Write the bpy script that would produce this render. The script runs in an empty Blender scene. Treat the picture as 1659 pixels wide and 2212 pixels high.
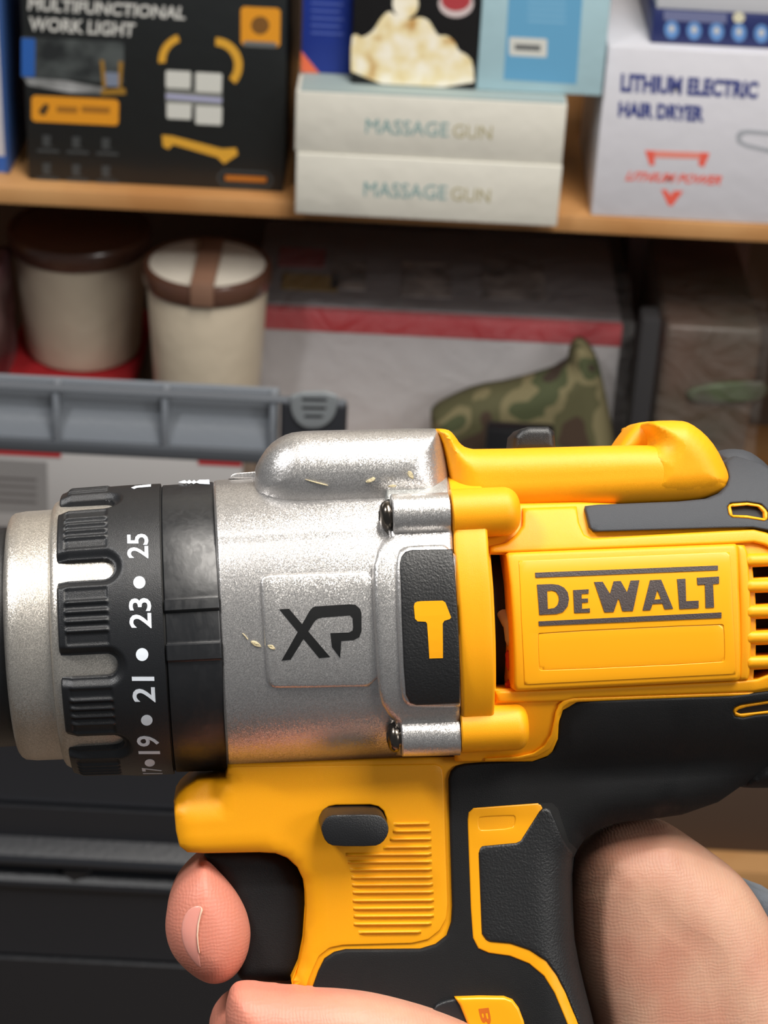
import bpy, bmesh, math, random
import numpy as np
from mathutils import Vector, Matrix
from mathutils.geometry import delaunay_2d_cdt

# ------------------------------------------------------------------ camera
F_PX, CX, CY = 4475.0, 829.5, 1106.0
PITCH, ROLL = math.radians(31.0), math.radians(2.9)
CAM = np.array([0.0, 0.0, 1.5])
scene = bpy.context.scene
COL = scene.collection
FW = np.array([0, math.cos(PITCH), -math.sin(PITCH)])
UP0 = np.array([0, math.sin(PITCH), math.cos(PITCH)])
XW = np.array([1.0, 0, 0])
RT = math.cos(ROLL) * XW + math.sin(ROLL) * UP0
UPV = -math.sin(ROLL) * XW + math.cos(ROLL) * UP0
RC = np.array([RT, FW, UPV]).T            # columns: right, forward, up

cam_data = bpy.data.cameras.new('camera')
cam = bpy.data.objects.new('camera', cam_data)
COL.objects.link(cam)
scene.camera = cam
m = Matrix.Identity(4)
for i in range(3):
    m[i][0] = RT[i]; m[i][1] = UPV[i]; m[i][2] = -FW[i]; m[i][3] = CAM[i]
cam.matrix_world = m
cam_data.sensor_fit = 'HORIZONTAL'
cam_data.sensor_width = 36.0
cam_data.lens = F_PX * 36.0 / 1659.0
cam_data.clip_start = 0.02
cam_data.clip_end = 50
cam_data.dof.use_dof = True
cam_data.dof.focus_distance = 0.425
cam_data.dof.aperture_fstop = cam_data.lens / 1.85

# ------------------------------------------------------------------ light and exposure
world = bpy.data.worlds.new('room_light')
scene.world = world
world.use_nodes = True
bg = world.node_tree.nodes['Background']
bg.inputs[0].default_value = (0.93, 0.96, 1.0, 1)
bg.inputs[1].default_value = 0.13

def area(name, loc, target, size, power, color=(1, 1, 1), size_y=None):
    d = bpy.data.lights.new(name, 'AREA')
    d.energy = power; d.color = color; d.size = size
    if size_y:
        d.shape = 'RECTANGLE'; d.size_y = size_y
    o = bpy.data.objects.new(name, d)
    COL.objects.link(o)
    o.location = loc
    o.rotation_euler = (Vector(target) - Vector(loc)).to_track_quat('-Z', 'Y').to_euler()
    return o
DRILL_AT = tuple(CAM + RC @ np.array([0, 0.45, 0]))
area('ceiling_or_fill_lamp', (-0.66, 0.27, 2.16), DRILL_AT, 0.08, 8.4, (1.0, 0.985, 0.97), 0.22)
area('ceiling_or_fill_lamp', (0.35, 0.55, 2.55), (0.0, 1.7, 0.6), 0.6, 40.0, (1.0, 0.95, 0.88), 1.2)  # added lamp, not a known fixture: brightens the shelf and its goods

area('ceiling_or_fill_lamp', (1.7, -0.7, 2.35), (0.0, 1.6, 0.7), 0.8, 15.0, (1.0, 0.97, 0.93), 0.6)  # added fill behind the camera, to reach the goods under the upper shelf

vs = scene.view_settings
vs.view_transform = 'Standard'
vs.look = 'None'
vs.gamma = 1.0
vs.use_curve_mapping = False
vs.exposure = 0.0

# ------------------------------------------------------------------ materials
def new_mat(name):
    mt = bpy.data.materials.new(name); mt.use_nodes = True
    nt = mt.node_tree
    b = nt.nodes['Principled BSDF']
    return mt, nt, b
def mat(name, col, rough=0.5, metal=0.0, bump=None, spec=0.5, var=None, sss=0.0, coat=0.0, spot=None):
    """bump: (scale per metre, distance in metres); var: (scale, other colour, amount)"""
    mt, nt, b = new_mat(name)
    b.inputs['Base Color'].default_value = (*col, 1)
    b.inputs['Roughness'].default_value = rough
    b.inputs['Metallic'].default_value = metal
    b.inputs['Specular IOR Level'].default_value = spec
    if coat: b.inputs['Coat Weight'].default_value = coat
    if sss:
        b.inputs['Subsurface Weight'].default_value = sss
        b.inputs['Subsurface Radius'].default_value = (0.8, 0.35, 0.2)
        b.inputs['Subsurface Scale'].default_value = 0.003
    tc = nt.nodes.new('ShaderNodeTexCoord')
    if bump:
        n = nt.nodes.new('ShaderNodeTexNoise'); n.inputs['Scale'].default_value = bump[0]
        n.inputs['Detail'].default_value = 3
        nt.links.new(tc.outputs['Object'], n.inputs['Vector'])
        bm_ = nt.nodes.new('ShaderNodeBump'); bm_.inputs['Distance'].default_value = bump[1]
        bm_.inputs['Strength'].default_value = 1.0
        nt.links.new(n.outputs['Fac'], bm_.inputs['Height'])
        nt.links.new(bm_.outputs['Normal'], b.inputs['Normal'])
    if var:
        n = nt.nodes.new('ShaderNodeTexNoise'); n.inputs['Scale'].default_value = var[0]
        n.inputs['Detail'].default_value = 4
        nt.links.new(tc.outputs['Object'], n.inputs['Vector'])
        r = nt.nodes.new('ShaderNodeValToRGB')
        r.color_ramp.elements[0].position = 0.38; r.color_ramp.elements[1].position = 0.62
        r.color_ramp.elements[0].color = (*col, 1)
        r.color_ramp.elements[1].color = (*var[1], 1)
        nt.links.new(n.outputs['Fac'], r.inputs['Fac'])
        nt.links.new(r.outputs['Color'], b.inputs['Base Color'])
    return mt
def srgb(r, g, b):
    f = lambda c: ((c / 255) / 12.92) if c / 255 <= 0.04045 else (((c / 255) + 0.055) / 1.055) ** 2.4
    return (f(r), f(g), f(b))

M = {}
M['yellow'] = mat('yellow_plastic', (0.86, 0.355, 0.004), 0.42, bump=(9000, 0.00003), spec=0.35, sss=0.08)
M['yellow_gloss'] = mat('glossy_yellow_plastic', (0.86, 0.36, 0.005), 0.3, spec=0.5)
M['rubber'] = mat('black_rubber', (0.007, 0.0074, 0.0082), 0.6, bump=(5000, 0.00009), spec=0.28)
M['rubber_grey'] = mat('dark_grey_rubber', (0.040, 0.044, 0.052), 0.62, bump=(5000, 0.00009), spec=0.4)
M['grip'] = mat('leather_textured_rubber', (0.012, 0.0125, 0.0135), 0.42, bump=(2200, 0.00013), spec=0.5)
M['black'] = mat('black_plastic', (0.012, 0.013, 0.015), 0.33, bump=(6000, 0.00006), spec=0.5)
M['black_worn'] = mat('scuffed_black_plastic', (0.014, 0.015, 0.017), 0.30, bump=(300, 0.00008), spec=0.5)
M['button'] = mat('satin_black_button', (0.010, 0.0105, 0.012), 0.38, bump=(3500, 0.00008), spec=0.5)
M['void'] = mat('dark_interior', (0.006, 0.006, 0.006), 0.7)
M['logo'] = mat('dark_logo_print', (0.050, 0.036, 0.034), 0.5, bump=(3000, 0.0001))
M['ink'] = mat('black_print', (0.006, 0.0065, 0.007), 0.55, spec=0.25)
M['white_ink'] = mat('white_print', (0.78, 0.84, 0.92), 0.5)
M['screw'] = mat('dark_steel', (0.16, 0.14, 0.12), 0.22, metal=1.0)
M['wire_cream'] = mat('cream_wire', (0.42, 0.34, 0.24), 0.5)
M['wire_red'] = mat('red_wire', (0.45, 0.03, 0.015), 0.45)
M['flake'] = mat('wood_flake', (0.52, 0.44, 0.27), 0.8, bump=(2000, 0.0003))

def scuff(mt, lo, hi, scale):
    nt = mt.node_tree; b = nt.nodes['Principled BSDF']
    tc = nt.nodes.new('ShaderNodeTexCoord'); mp = nt.nodes.new('ShaderNodeMapping'); mp.inputs['Scale'].default_value = (1.0, 1.0, 0.35)
    n = nt.nodes.new('ShaderNodeTexNoise'); n.inputs['Scale'].default_value = scale; n.inputs['Detail'].default_value = 6; n.inputs['Distortion'].default_value = .8
    r = nt.nodes.new('ShaderNodeMapRange'); r.inputs['From Min'].default_value = .4; r.inputs['From Max'].default_value = .6
    r.inputs['To Min'].default_value = lo; r.inputs['To Max'].default_value = hi
    nt.links.new(tc.outputs['Object'], mp.inputs[0]); nt.links.new(mp.outputs[0], n.inputs['Vector']); nt.links.new(n.outputs['Fac'], r.inputs['Value'])
    nt.links.new(r.outputs[0], b.inputs['Roughness'])
scuff(M['black_worn'], .3, .40, 600)
scuff(M['rubber'], .5, .72, 60)
def silver(name, col, rough, grain=6200, dist=0.00016, warm=None):
    mt, nt, b = new_mat(name)
    b.inputs['Metallic'].default_value = 0.86
    tc = nt.nodes.new('ShaderNodeTexCoord')
    v = nt.nodes.new('ShaderNodeTexVoronoi'); v.inputs['Scale'].default_value = grain
    nt.links.new(tc.outputs['Object'], v.inputs['Vector'])
    # each metal flake tilts its own way
    sub = nt.nodes.new('ShaderNodeVectorMath'); sub.operation = 'SUBTRACT'
    sub.inputs[1].default_value = (0.5, 0.5, 0.5)
    nt.links.new(v.outputs['Color'], sub.inputs[0])
    sc = nt.nodes.new('ShaderNodeVectorMath'); sc.operation = 'SCALE'
    sc.inputs['Scale'].default_value = 0.22
    nt.links.new(sub.outputs[0], sc.inputs[0])
    g = nt.nodes.new('ShaderNodeNewGeometry')
    ad = nt.nodes.new('ShaderNodeVectorMath'); ad.operation = 'ADD'
    nt.links.new(g.outputs['Normal'], ad.inputs[0]); nt.links.new(sc.outputs[0], ad.inputs[1])
    nm = nt.nodes.new('ShaderNodeVectorMath'); nm.operation = 'NORMALIZE'
    nt.links.new(ad.outputs[0], nm.inputs[0])
    nt.links.new(nm.outputs[0], b.inputs['Normal'])
    r = nt.nodes.new('ShaderNodeValToRGB')
    r.color_ramp.elements[0].color = (*[c * 0.84 for c in col], 1)
    r.color_ramp.elements[1].color = (*[min(1, c * 1.15) for c in col], 1)
    s = nt.nodes.new('ShaderNodeSeparateColor')
    nt.links.new(v.outputs['Color'], s.inputs[0])
    nt.links.new(s.outputs[0], r.inputs['Fac'])
    nt.links.new(r.outputs['Color'], b.inputs['Base Color'])
    b.inputs['Roughness'].default_value = rough
    return mt
M['silver'] = silver('silver_painted_metal', (0.60, 0.585, 0.575), 0.34)
M['silver_dull'] = silver('cast_metal_edge', (0.42, 0.43, 0.42), 0.5)
M['champagne'] = silver('satin_metal', (0.66, 0.62, 0.56), 0.38)

def skin_mat():
    mt, nt, b = new_mat('skin')
    b.inputs['Roughness'].default_value = 0.48
    b.inputs['Specular IOR Level'].default_value = 0.4
    b.inputs['Subsurface Weight'].default_value = 0.25
    b.inputs['Subsurface Radius'].default_value = (1.0, 0.35, 0.2)
    b.inputs['Subsurface Scale'].default_value = 0.0025
    tc = nt.nodes.new('ShaderNodeTexCoord')
    n = nt.nodes.new('ShaderNodeTexNoise'); n.inputs['Scale'].default_value = 70; n.inputs['Detail'].default_value = 5
    nt.links.new(tc.outputs['Object'], n.inputs['Vector'])
    r = nt.nodes.new('ShaderNodeValToRGB')
    r.color_ramp.elements[0].position = 0.34; r.color_ramp.elements[1].position = 0.68
    r.color_ramp.elements[0].color = (*srgb(182, 130, 108), 1)
    r.color_ramp.elements[1].color = (*srgb(196, 154, 130), 1)
    nt.links.new(n.outputs['Fac'], r.inputs['Fac'])
    # pinker towards the fingertip
    sep = nt.nodes.new('ShaderNodeSeparateXYZ'); nt.links.new(tc.outputs['Object'], sep.inputs[0])
    mr = nt.nodes.new('ShaderNodeMapRange'); mr.inputs['From Min'].default_value = 0.05; mr.inputs['From Max'].default_value = -0.005
    nt.links.new(sep.outputs['X'], mr.inputs['Value'])
    mx = nt.nodes.new('ShaderNodeMix'); mx.data_type = 'RGBA'
    nt.links.new(mr.outputs[0], mx.inputs['Factor'])
    nt.links.new(r.outputs['Color'], mx.inputs['A'])
    mx.inputs['B'].default_value = (*srgb(206, 130, 110), 1)
    nt.links.new(mx.outputs['Result'], b.inputs['Base Color'])
    # creases: two crossing fine wave sets plus pores
    w = nt.nodes.new('ShaderNodeTexWave'); w.inputs['Scale'].default_value = 420; w.inputs['Distortion'].default_value = 7
    w.inputs['Detail'].default_value = 3; w.inputs['Detail Scale'].default_value = 0.8
    w.bands_direction = 'X'
    nt.links.new(tc.outputs['Object'], w.inputs['Vector'])
    w2 = nt.nodes.new('ShaderNodeTexWave'); w2.inputs['Scale'].default_value = 380; w2.inputs['Distortion'].default_value = 7
    w2.inputs['Detail'].default_value = 3; w2.bands_direction = 'Z'
    nt.links.new(tc.outputs['Object'], w2.inputs['Vector'])
    a = nt.nodes.new('ShaderNodeMath'); a.operation = 'ADD'
    nt.links.new(w.outputs['Fac'], a.inputs[0]); nt.links.new(w2.outputs['Fac'], a.inputs[1])
    # a few long folds
    w3 = nt.nodes.new('ShaderNodeTexWave'); w3.inputs['Scale'].default_value = 11; w3.inputs['Distortion'].default_value = 5
    w3.inputs['Detail'].default_value = 2; w3.inputs['Detail Scale'].default_value = 1.5; w3.bands_direction = 'DIAGONAL'
    nt.links.new(tc.outputs['Object'], w3.inputs['Vector'])
    m3 = nt.nodes.new('ShaderNodeMapRange'); m3.inputs['From Min'].default_value = 0.0; m3.inputs['From Max'].default_value = 0.035
    m3.inputs['To Min'].default_value = -5.0; m3.inputs['To Max'].default_value = 0.0
    nt.links.new(w3.outputs['Fac'], m3.inputs['Value'])
    a3 = nt.nodes.new('ShaderNodeMath'); a3.operation = 'ADD'
    nt.links.new(a.outputs[0], a3.inputs[0]); nt.links.new(m3.outputs[0], a3.inputs[1]); a = a3
    bp = nt.nodes.new('ShaderNodeBump'); bp.inputs['Distance'].default_value = 0.000035; bp.inputs['Strength'].default_value = 0.6
    nt.links.new(a.outputs[0], bp.inputs['Height'])
    nt.links.new(bp.outputs['Normal'], b.inputs['Normal'])
    return mt
M['skin'] = skin_mat()
M['nail'] = mat('finger_nail', srgb(226, 152, 138), 0.25, spec=0.5, sss=0.2)
M['nail_edge'] = mat('nail_edge', srgb(235, 200, 175), 0.35)

# ------------------------------------------------------------------ object helpers
def tag(o, label=None, cat=None, group=None, kind=None):
    if label: o['label'] = label
    if cat: o['category'] = cat
    if group: o['group'] = group
    if kind: o['kind'] = kind
    return o
def empty(name, loc=(0, 0, 0), label=None, cat=None, group=None):
    o = bpy.data.objects.new(name, None)
    o.empty_display_size = 0.02
    o.location = loc
    COL.objects.link(o)
    return tag(o, label, cat, group)
def link(name, me, material, parent=None, smooth=35):
    o = bpy.data.objects.new(name, me)
    if material is not None: me.materials.append(material)
    COL.objects.link(o)
    if parent is not None: o.parent = parent
    if smooth:
        me.shade_smooth() if hasattr(me, 'shade_smooth') else [setattr(p, 'use_smooth', True) for p in me.polygons]
        me.set_sharp_from_angle(angle=math.radians(smooth))
    return o
def mesh_from(name, verts, faces, fix=True, scale=0.001):
    me = bpy.data.meshes.new(name)
    me.from_pydata([tuple(v[i] * scale for i in range(3)) for v in verts], [], [tuple(int(i) for i in f) for f in faces])
    if fix:
        b = bmesh.new(); b.from_mesh(me)
        bmesh.ops.remove_doubles(b, verts=b.verts, dist=1e-7)
        bmesh.ops.recalc_face_normals(b, faces=b.faces)
        b.to_mesh(me); b.free()
    me.update()
    return me

# ------------------------------------------------------------------ frames: a pixel of the photo meets a real surface
class Frame:
    """local frame (mm) with axes R (columns, world) at world point O (m)."""
    def __init__(self, R, O):
        self.R, self.O = R, O
        self.cam = R.T @ (CAM - O) * 1000.0
    def mat4(self):
        m = Matrix.Identity(4)
        for i in range(3):
            for j in range(3): m[i][j] = self.R[i, j]
            m[i][3] = self.O[i]
        return m
    def proj(self, pts, base, lift=0.0, it=14):
        p = np.asarray(pts, float)
        d = np.stack([(p[:, 0] - CX) / F_PX, np.ones(len(p)), -(p[:, 1] - CY) / F_PX], 1)
        d = d @ (self.R.T @ RC).T
        y = np.full(len(p), -10.0)
        for _ in range(it):
            t = (y - self.cam[1]) / d[:, 1]
            x = self.cam[0] + t * d[:, 0]; z = self.cam[2] + t * d[:, 2]
            y = y * 0.4 + 0.6 * (base(x, z) - lift)
        return np.stack([x, z], 1)

A = math.radians(2.8); PSI = math.radians(4.5)
_u = np.array([math.cos(A) * math.cos(PSI), math.sin(PSI), math.sin(A) * math.cos(PSI)])
_v = np.array([-math.sin(A), 0, math.cos(A)])
_n = np.cross(_v, _u)
_v = np.cross(_u, _n)
RD = RC @ np.array([_u, _n, _v]).T
_o = np.array([(480 - CX) / F_PX * 0.45, 0.45, -(1351 - CY) / F_PX * 0.45])
DF = Frame(RD, CAM + RC @ _o)

def const(c):
    return lambda x, z: np.full(np.shape(x), float(c))
def chaikin(p, n):
    p = np.asarray(p, float)
    for _ in range(n):
        q = np.roll(p, -1, 0)
        p = np.stack([0.75 * p + 0.25 * q, 0.25 * p + 0.75 * q], 1).reshape(-1, 2)
    return p
def resample(p, seg):
    out = []
    n = len(p)
    for i in range(n):
        a, b = p[i], p[(i + 1) % n]
        L = np.hypot(*(b - a))
        if L < 1e-6: continue
        k = max(1, int(math.ceil(L / seg)))
        for j in range(k): out.append(a + (b - a) * j / k)
    return np.array(out)
def seg_dist(P, C, closed=True):
    """distance of points P to polyline C"""
    P = np.asarray(P, float); out = np.full(len(P), 1e9)
    n = len(C) if closed else len(C) - 1
    A_ = C[:n]; B_ = np.roll(C, -1, 0)[:n]
    for s in range(0, len(P), 2000):
        p = P[s:s + 2000][:, None, :]
        ab = (B_ - A_)[None]; ap = p - A_[None]
        t = np.clip((ap * ab).sum(2) / np.maximum((ab * ab).sum(2), 1e-12), 0, 1)
        d = np.sqrt(((ap - t[..., None] * ab) ** 2).sum(2))
        out[s:s + 2000] = d.min(1)
    return out
def inside(P, C):
    x, y = P[:, 0], P[:, 1]
    r = np.zeros(len(P), bool)
    for i in range(len(C)):
        x1, y1 = C[i]; x2, y2 = C[(i + 1) % len(C)]
        if y1 == y2: continue
        c = ((y1 > y) != (y2 > y)) & (x < (x2 - x1) * (y - y1) / (y2 - y1) + x1)
        r ^= c
    return r
def tri_fill(loops, extra):
    """triangulate the region bounded by loops[0] minus the other loops, with extra inner points"""
    pts = []; edges = []
    for L in loops:
        s = len(pts)
        pts += [Vector((float(a), float(b))) for a, b in L]
        edges += [(s + i, s + (i + 1) % len(L)) for i in range(len(L))]
    pts += [Vector((float(a), float(b))) for a, b in extra]
    vo, eo, fo, *_ = delaunay_2d_cdt(pts, edges, [], 0, 1e-6)
    V = np.array([(v.x, v.y) for v in vo]); Fc = np.array([f for f in fo if len(f) == 3])
    cen = V[Fc].mean(1)
    ok = inside(cen, loops[0])
    for h in loops[1:]: ok &= ~inside(cen, h)
    return V, Fc[ok]

def relief(frame, poly, base, lift=0.0, bev=0.5, back=None, holes=(), seg=1.0, grid=2.5, sm=0, hsm=0, mirror=False, rings=5, bot=None, pre=None):
    """solid whose front follows base(x,z)-lift and rolls over at its rim with radius bev"""
    loops = []
    for k, pl in enumerate([poly] + list(holes)):
        c = chaikin(pl, (hsm if k else sm))
        L = resample(frame.proj(c, base, lift - bev), seg)
        loops.append(L)
    allc = loops
    def dist(P):
        d = seg_dist(P, allc[0])
        for h in allc[1:]: d = np.minimum(d, seg_dist(P, h))
        return d
    extra = []
    if bev > 0:
        for k in range(1, rings + 1):
            off = bev * (1 - math.cos(math.pi / 2 * k / rings))
            for li, L in enumerate(allc):
                nx = np.roll(L, -1, 0) - np.roll(L, 1, 0)
                nx /= np.maximum(np.linalg.norm(nx, axis=1)[:, None], 1e-9)
                nr = np.stack([-nx[:, 1], nx[:, 0]], 1)
                area_ = 0.5 * np.sum(L[:, 0] * np.roll(L[:, 1], -1) - np.roll(L[:, 0], -1) * L[:, 1])
                sg = 1 if area_ > 0 else -1
                if li: sg = -sg
                Q = L + nr * sg * off
                ok = inside(Q, allc[0])
                for h in allc[1:]: ok &= ~inside(Q, h)
                Q = Q[ok]
                if len(Q): Q = Q[dist(Q) > off * 0.93]
                if len(Q): extra.append(Q)
    lo = allc[0].min(0); hi = allc[0].max(0)
    gx, gz = np.meshgrid(np.arange(lo[0] + grid / 2, hi[0], grid), np.arange(lo[1] + grid / 2, hi[1], grid))
    G = np.stack([gx.ravel(), gz.ravel()], 1)
    if len(G):
        G = G[inside(G, allc[0])]
        for h in allc[1:]: G = G[~inside(G, h)]
        if len(G): G = G[dist(G) > bev + grid * 0.3] if bev < 4 else G[dist(G) > grid * 0.35]
        if len(G): extra.append(G)
    extra = np.concatenate(extra) if extra else np.zeros((0, 2))
    V, Fc = tri_fill(allc, extra)
    d = dist(V)
    d[d < 1e-4] = 0
    k = np.clip(d, 0, bev) if bev > 0 else d
    roll = (bev - np.sqrt(np.maximum(bev * bev - (bev - k) ** 2, 0))) if bev > 0 else 0
    y = base(V[:, 0], V[:, 1]) - lift + roll
    n = len(V)
    yb = -y if mirror else np.full(n, float(back if back is not None else (y.max() + 1.0)))
    verts = np.concatenate([np.stack([V[:, 0], y, V[:, 1]], 1), np.stack([V[:, 0], yb, V[:, 1]], 1)])
    faces = [tuple(f) for f in Fc] + [(f[2] + n, f[1] + n, f[0] + n) for f in Fc]
    cnt = {}
    for f in Fc:
        for a, b in ((f[0], f[1]), (f[1], f[2]), (f[2], f[0])):
            if (b, a) in cnt: del cnt[(b, a)]
            else: cnt[(a, b)] = 1
    for a, b in cnt: faces.append((b, a, a + n, b + n))
    return verts, faces
def panel(parent, name, material, poly, base, smooth=38, frame=None, **kw):
    v, f = relief(frame or DF, poly, base, **kw)
    return link(name, mesh_from(name, v, f), material, parent, smooth)

def text_geo(s, offset=0.0, spacing=1.0, shear=0.0, res=3):
    c = bpy.data.curves.new('t', 'FONT'); c.body = s; c.offset = offset; c.space_character = spacing
    c.shear = shear; c.resolution_u = res
    o = bpy.data.objects.new('t', c); COL.objects.link(o)
    dg = bpy.context.evaluated_depsgraph_get(); dg.update()
    me = bpy.data.meshes.new_from_object(o.evaluated_get(dg))
    V = np.array([v.co[:2] for v in me.vertices]); Fc = [tuple(p.vertices) for p in me.polygons]
    bpy.data.objects.remove(o); bpy.data.curves.remove(c); bpy.data.meshes.remove(me)
    lo, hi = V.min(0), V.max(0)
    return (V - lo) / (hi - lo), Fc, (hi - lo)

def zm(pts, ox, oy, s):
    return [(ox + a / s, oy + b / s) for a, b in pts]
def fall(d, R):
    k = np.clip(d, 0, R)
    return R - np.sqrt(np.maximum(R * R - (R - k) ** 2, 0))
def sstep(a, b, x):
    t = np.clip((x - a) / (b - a), 0, 1); return t * t * (3 - 2 * t)
def grid_mesh(name, X, Y, Z, material, parent, wrap_v=True, smooth=40, caps=True):
    nu, nv = X.shape
    v = np.stack([X.ravel(), Y.ravel(), Z.ravel()], 1)
    f = []
    for i in range(nu - 1):
        for j in range(nv if wrap_v else nv - 1):
            k = (j + 1) % nv
            f.append((i * nv + j, i * nv + k, (i + 1) * nv + k, (i + 1) * nv + j))
    if caps:
        f.append(tuple(range(nv))); f.append(tuple(range((nu - 1) * nv, nu * nv))[::-1])
    me = bpy.data.meshes.new(name)
    me.from_pydata([tuple(p) for p in v * 0.001], [], f)
    b = bmesh.new(); b.from_mesh(me); bmesh.ops.recalc_face_normals(b, faces=b.faces); b.to_mesh(me); b.free()
    return link(name, me, material, parent, smooth)
def lathe(name, prof, material, parent, n=160, rfun=None, y0=0.0, z0=0.0, smooth=40):
    th = np.linspace(0, 2 * math.pi, n, endpoint=False)
    u = np.array([p[0] for p in prof])[:, None] * np.ones(n)[None]
    r = np.array([p[1] for p in prof])[:, None] * np.ones(n)[None]
    if rfun is not None: r = rfun(u, th[None] * np.ones_like(u), r)
    return grid_mesh(name, u, y0 - r * np.cos(th)[None], z0 + r * np.sin(th)[None], material, parent, smooth=smooth)

def cyl(R_):
    return lambda x, z: -np.sqrt(np.maximum(R_ * R_ - np.clip(z, -R_ * .9985, R_ * .9985) ** 2, 0))
def print_text(parent, name, s, quad, material, base, lift=0.0, off=0.03, spacing=1.0, frame=None, thick=0.25, shear=0):
    """quad: pixel corners for text bottom-left, bottom-right, top-right, top-left"""
    V, Fc, _ = text_geo(s, off, spacing, shear)
    q = np.array(quad, float)
    a, b = V[:, :1], V[:, 1:]
    P = q[0] * (1 - a) * (1 - b) + q[1] * a * (1 - b) + q[2] * a * b + q[3] * (1 - a) * b
    fr = frame or DF
    X = fr.proj(P, base, lift)
    y = base(X[:, 0], X[:, 1]) - lift
    v = np.stack([X[:, 0], y, X[:, 1]], 1)
    n = len(v)
    v = np.concatenate([v, v + [0, thick, 0]])
    cnt = {}
    for f in Fc:
        for i in range(len(f)):
            e = (f[i], f[(i + 1) % len(f)])
            if (e[1], e[0]) in cnt: del cnt[(e[1], e[0])]
            else: cnt[e] = 1
    faces = list(Fc) + [tuple(i + n for i in reversed(f)) for f in Fc] + [(b_, a_, a_ + n, b_ + n) for a_, b_ in cnt]
    return link(name, mesh_from(name, v, faces), material, parent, 0)
def blob(px, py, rx, ry, n=22):
    return [(px + rx * math.cos(t * 2 * math.pi / n), py + ry * math.sin(t * 2 * math.pi / n)) for t in range(n)]
def decal(parent, name, material, poly, base, lift=0.12, frame=None, thick=0.3, holes=(), grid=2.5, seg=1.0, sm=0, hsm=0):
    v, f = relief(frame or DF, poly, base, lift=lift, bev=0, back=None, holes=holes, seg=seg, grid=grid, sm=sm, hsm=hsm)
    n = len(v) // 2
    v[n:, 1] = v[:n, 1] + thick
    return link(name, mesh_from(name, v, f), material, parent, 0)
# ------------------------------------------------------------------ the room behind: shelves, boxes, toolbox
def ray(px, py):
    d = np.array([(px - CX) / F_PX, 1.0, -(py - CY) / F_PX]); return RC @ d
def atY(px, py, Y):
    d = ray(px, py); t = (Y - CAM[1]) / d[1]; p = CAM + d * t; return p[0], p[2]
def atZ(px, py, Z):
    d = ray(px, py); t = (Z - CAM[2]) / d[2]; p = CAM + d * t; return p[0], p[1]
def wbox(name, x0, x1, y0, y1, z0, z1, material, parent=None, bev=.0015, segs=2, origin=None):
    b = bmesh.new(); bmesh.ops.create_cube(b, size=1)
    for v in b.verts: v.co = Vector(((x0 + x1) / 2 + v.co.x * (x1 - x0), (y0 + y1) / 2 + v.co.y * (y1 - y0), (z0 + z1) / 2 + v.co.z * (z1 - z0)))
    if bev: bmesh.ops.bevel(b, geom=b.edges[:], offset=bev, segments=segs, affect='EDGES', profile=.5)
    me = bpy.data.meshes.new(name); b.to_mesh(me); b.free()
    return link(name, me, material, parent, 40)
def VF(Y):
    return Frame(np.eye(3), np.array([0.0, Y, 0.0]))
def wdecal(parent, name, material, poly, Y, lift=.25, holes=(), sm=0):
    o = decal(parent, name, material, poly, const(0), lift, frame=VF(Y), thick=.2, holes=holes, grid=60, seg=8, sm=sm)
    o.location = (0, Y, 0); return o
def wtext(parent, name, s, quad, material, Y, off=.03, spacing=1.0, lift=.3, shear=0):
    o = print_text(parent, name, s, quad, material, const(0), lift, off, spacing, VF(Y), .2, shear)
    o.location = (0, Y, 0); return o

wood = mat('shelf_wood', srgb(196, 148, 96), .55, var=(9, srgb(178, 126, 74), 1), bump=(400, .0002))
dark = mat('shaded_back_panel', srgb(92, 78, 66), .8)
YS = 1.60
# shelf heights from the photo
zb1 = atY(830, 482, YS)[1]; zt1 = atY(830, 446, YS)[1]
zt2 = 0.455
zt3 = atY(1620, 1884, YS)[1]; zb3 = atY(1620, 1960, YS)[1]
unit = empty('shelf_unit', (0, YS, 0), 'pale wooden shelf unit standing behind the drill', 'shelf')
unit['kind'] = 'thing'
def child_world(o):
    o.matrix_parent_inverse = Matrix.Translation((0, -YS, 0))
    return o
for z0, z1 in ((zb1, zt1), (zt2 - .015, zt2), (zb3, zt3)):
    child_world(wbox('shelf_board', -.85, .95, YS, YS + .36, z0, z1, wood, unit, .001))
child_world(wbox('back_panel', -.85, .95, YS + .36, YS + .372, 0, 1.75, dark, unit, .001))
for x in (-.87, .95): child_world(wbox('upright', x, x + .02, YS, YS + .37, 0, 1.75, wood, unit, .001))
fl = wbox('floor', -2, 2, -1.0, 2.3, -.03, 0, mat('floor_boards', srgb(120, 104, 88), .6, var=(6, srgb(98, 84, 70), 1)), None, 0); fl['kind'] = 'structure'
wl = wbox('wall_back', -2, 2, 2.05, 2.1, 0, 3.0, mat('wall_paint', srgb(190, 184, 172), .8), None, 0); wl['kind'] = 'structure'
ce = wbox('ceiling', -2, 2, -1.0, 2.1, 3.0, 3.05, mat('ceiling_paint', srgb(215, 212, 205), .8), None, 0); ce['kind'] = 'structure'

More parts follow.
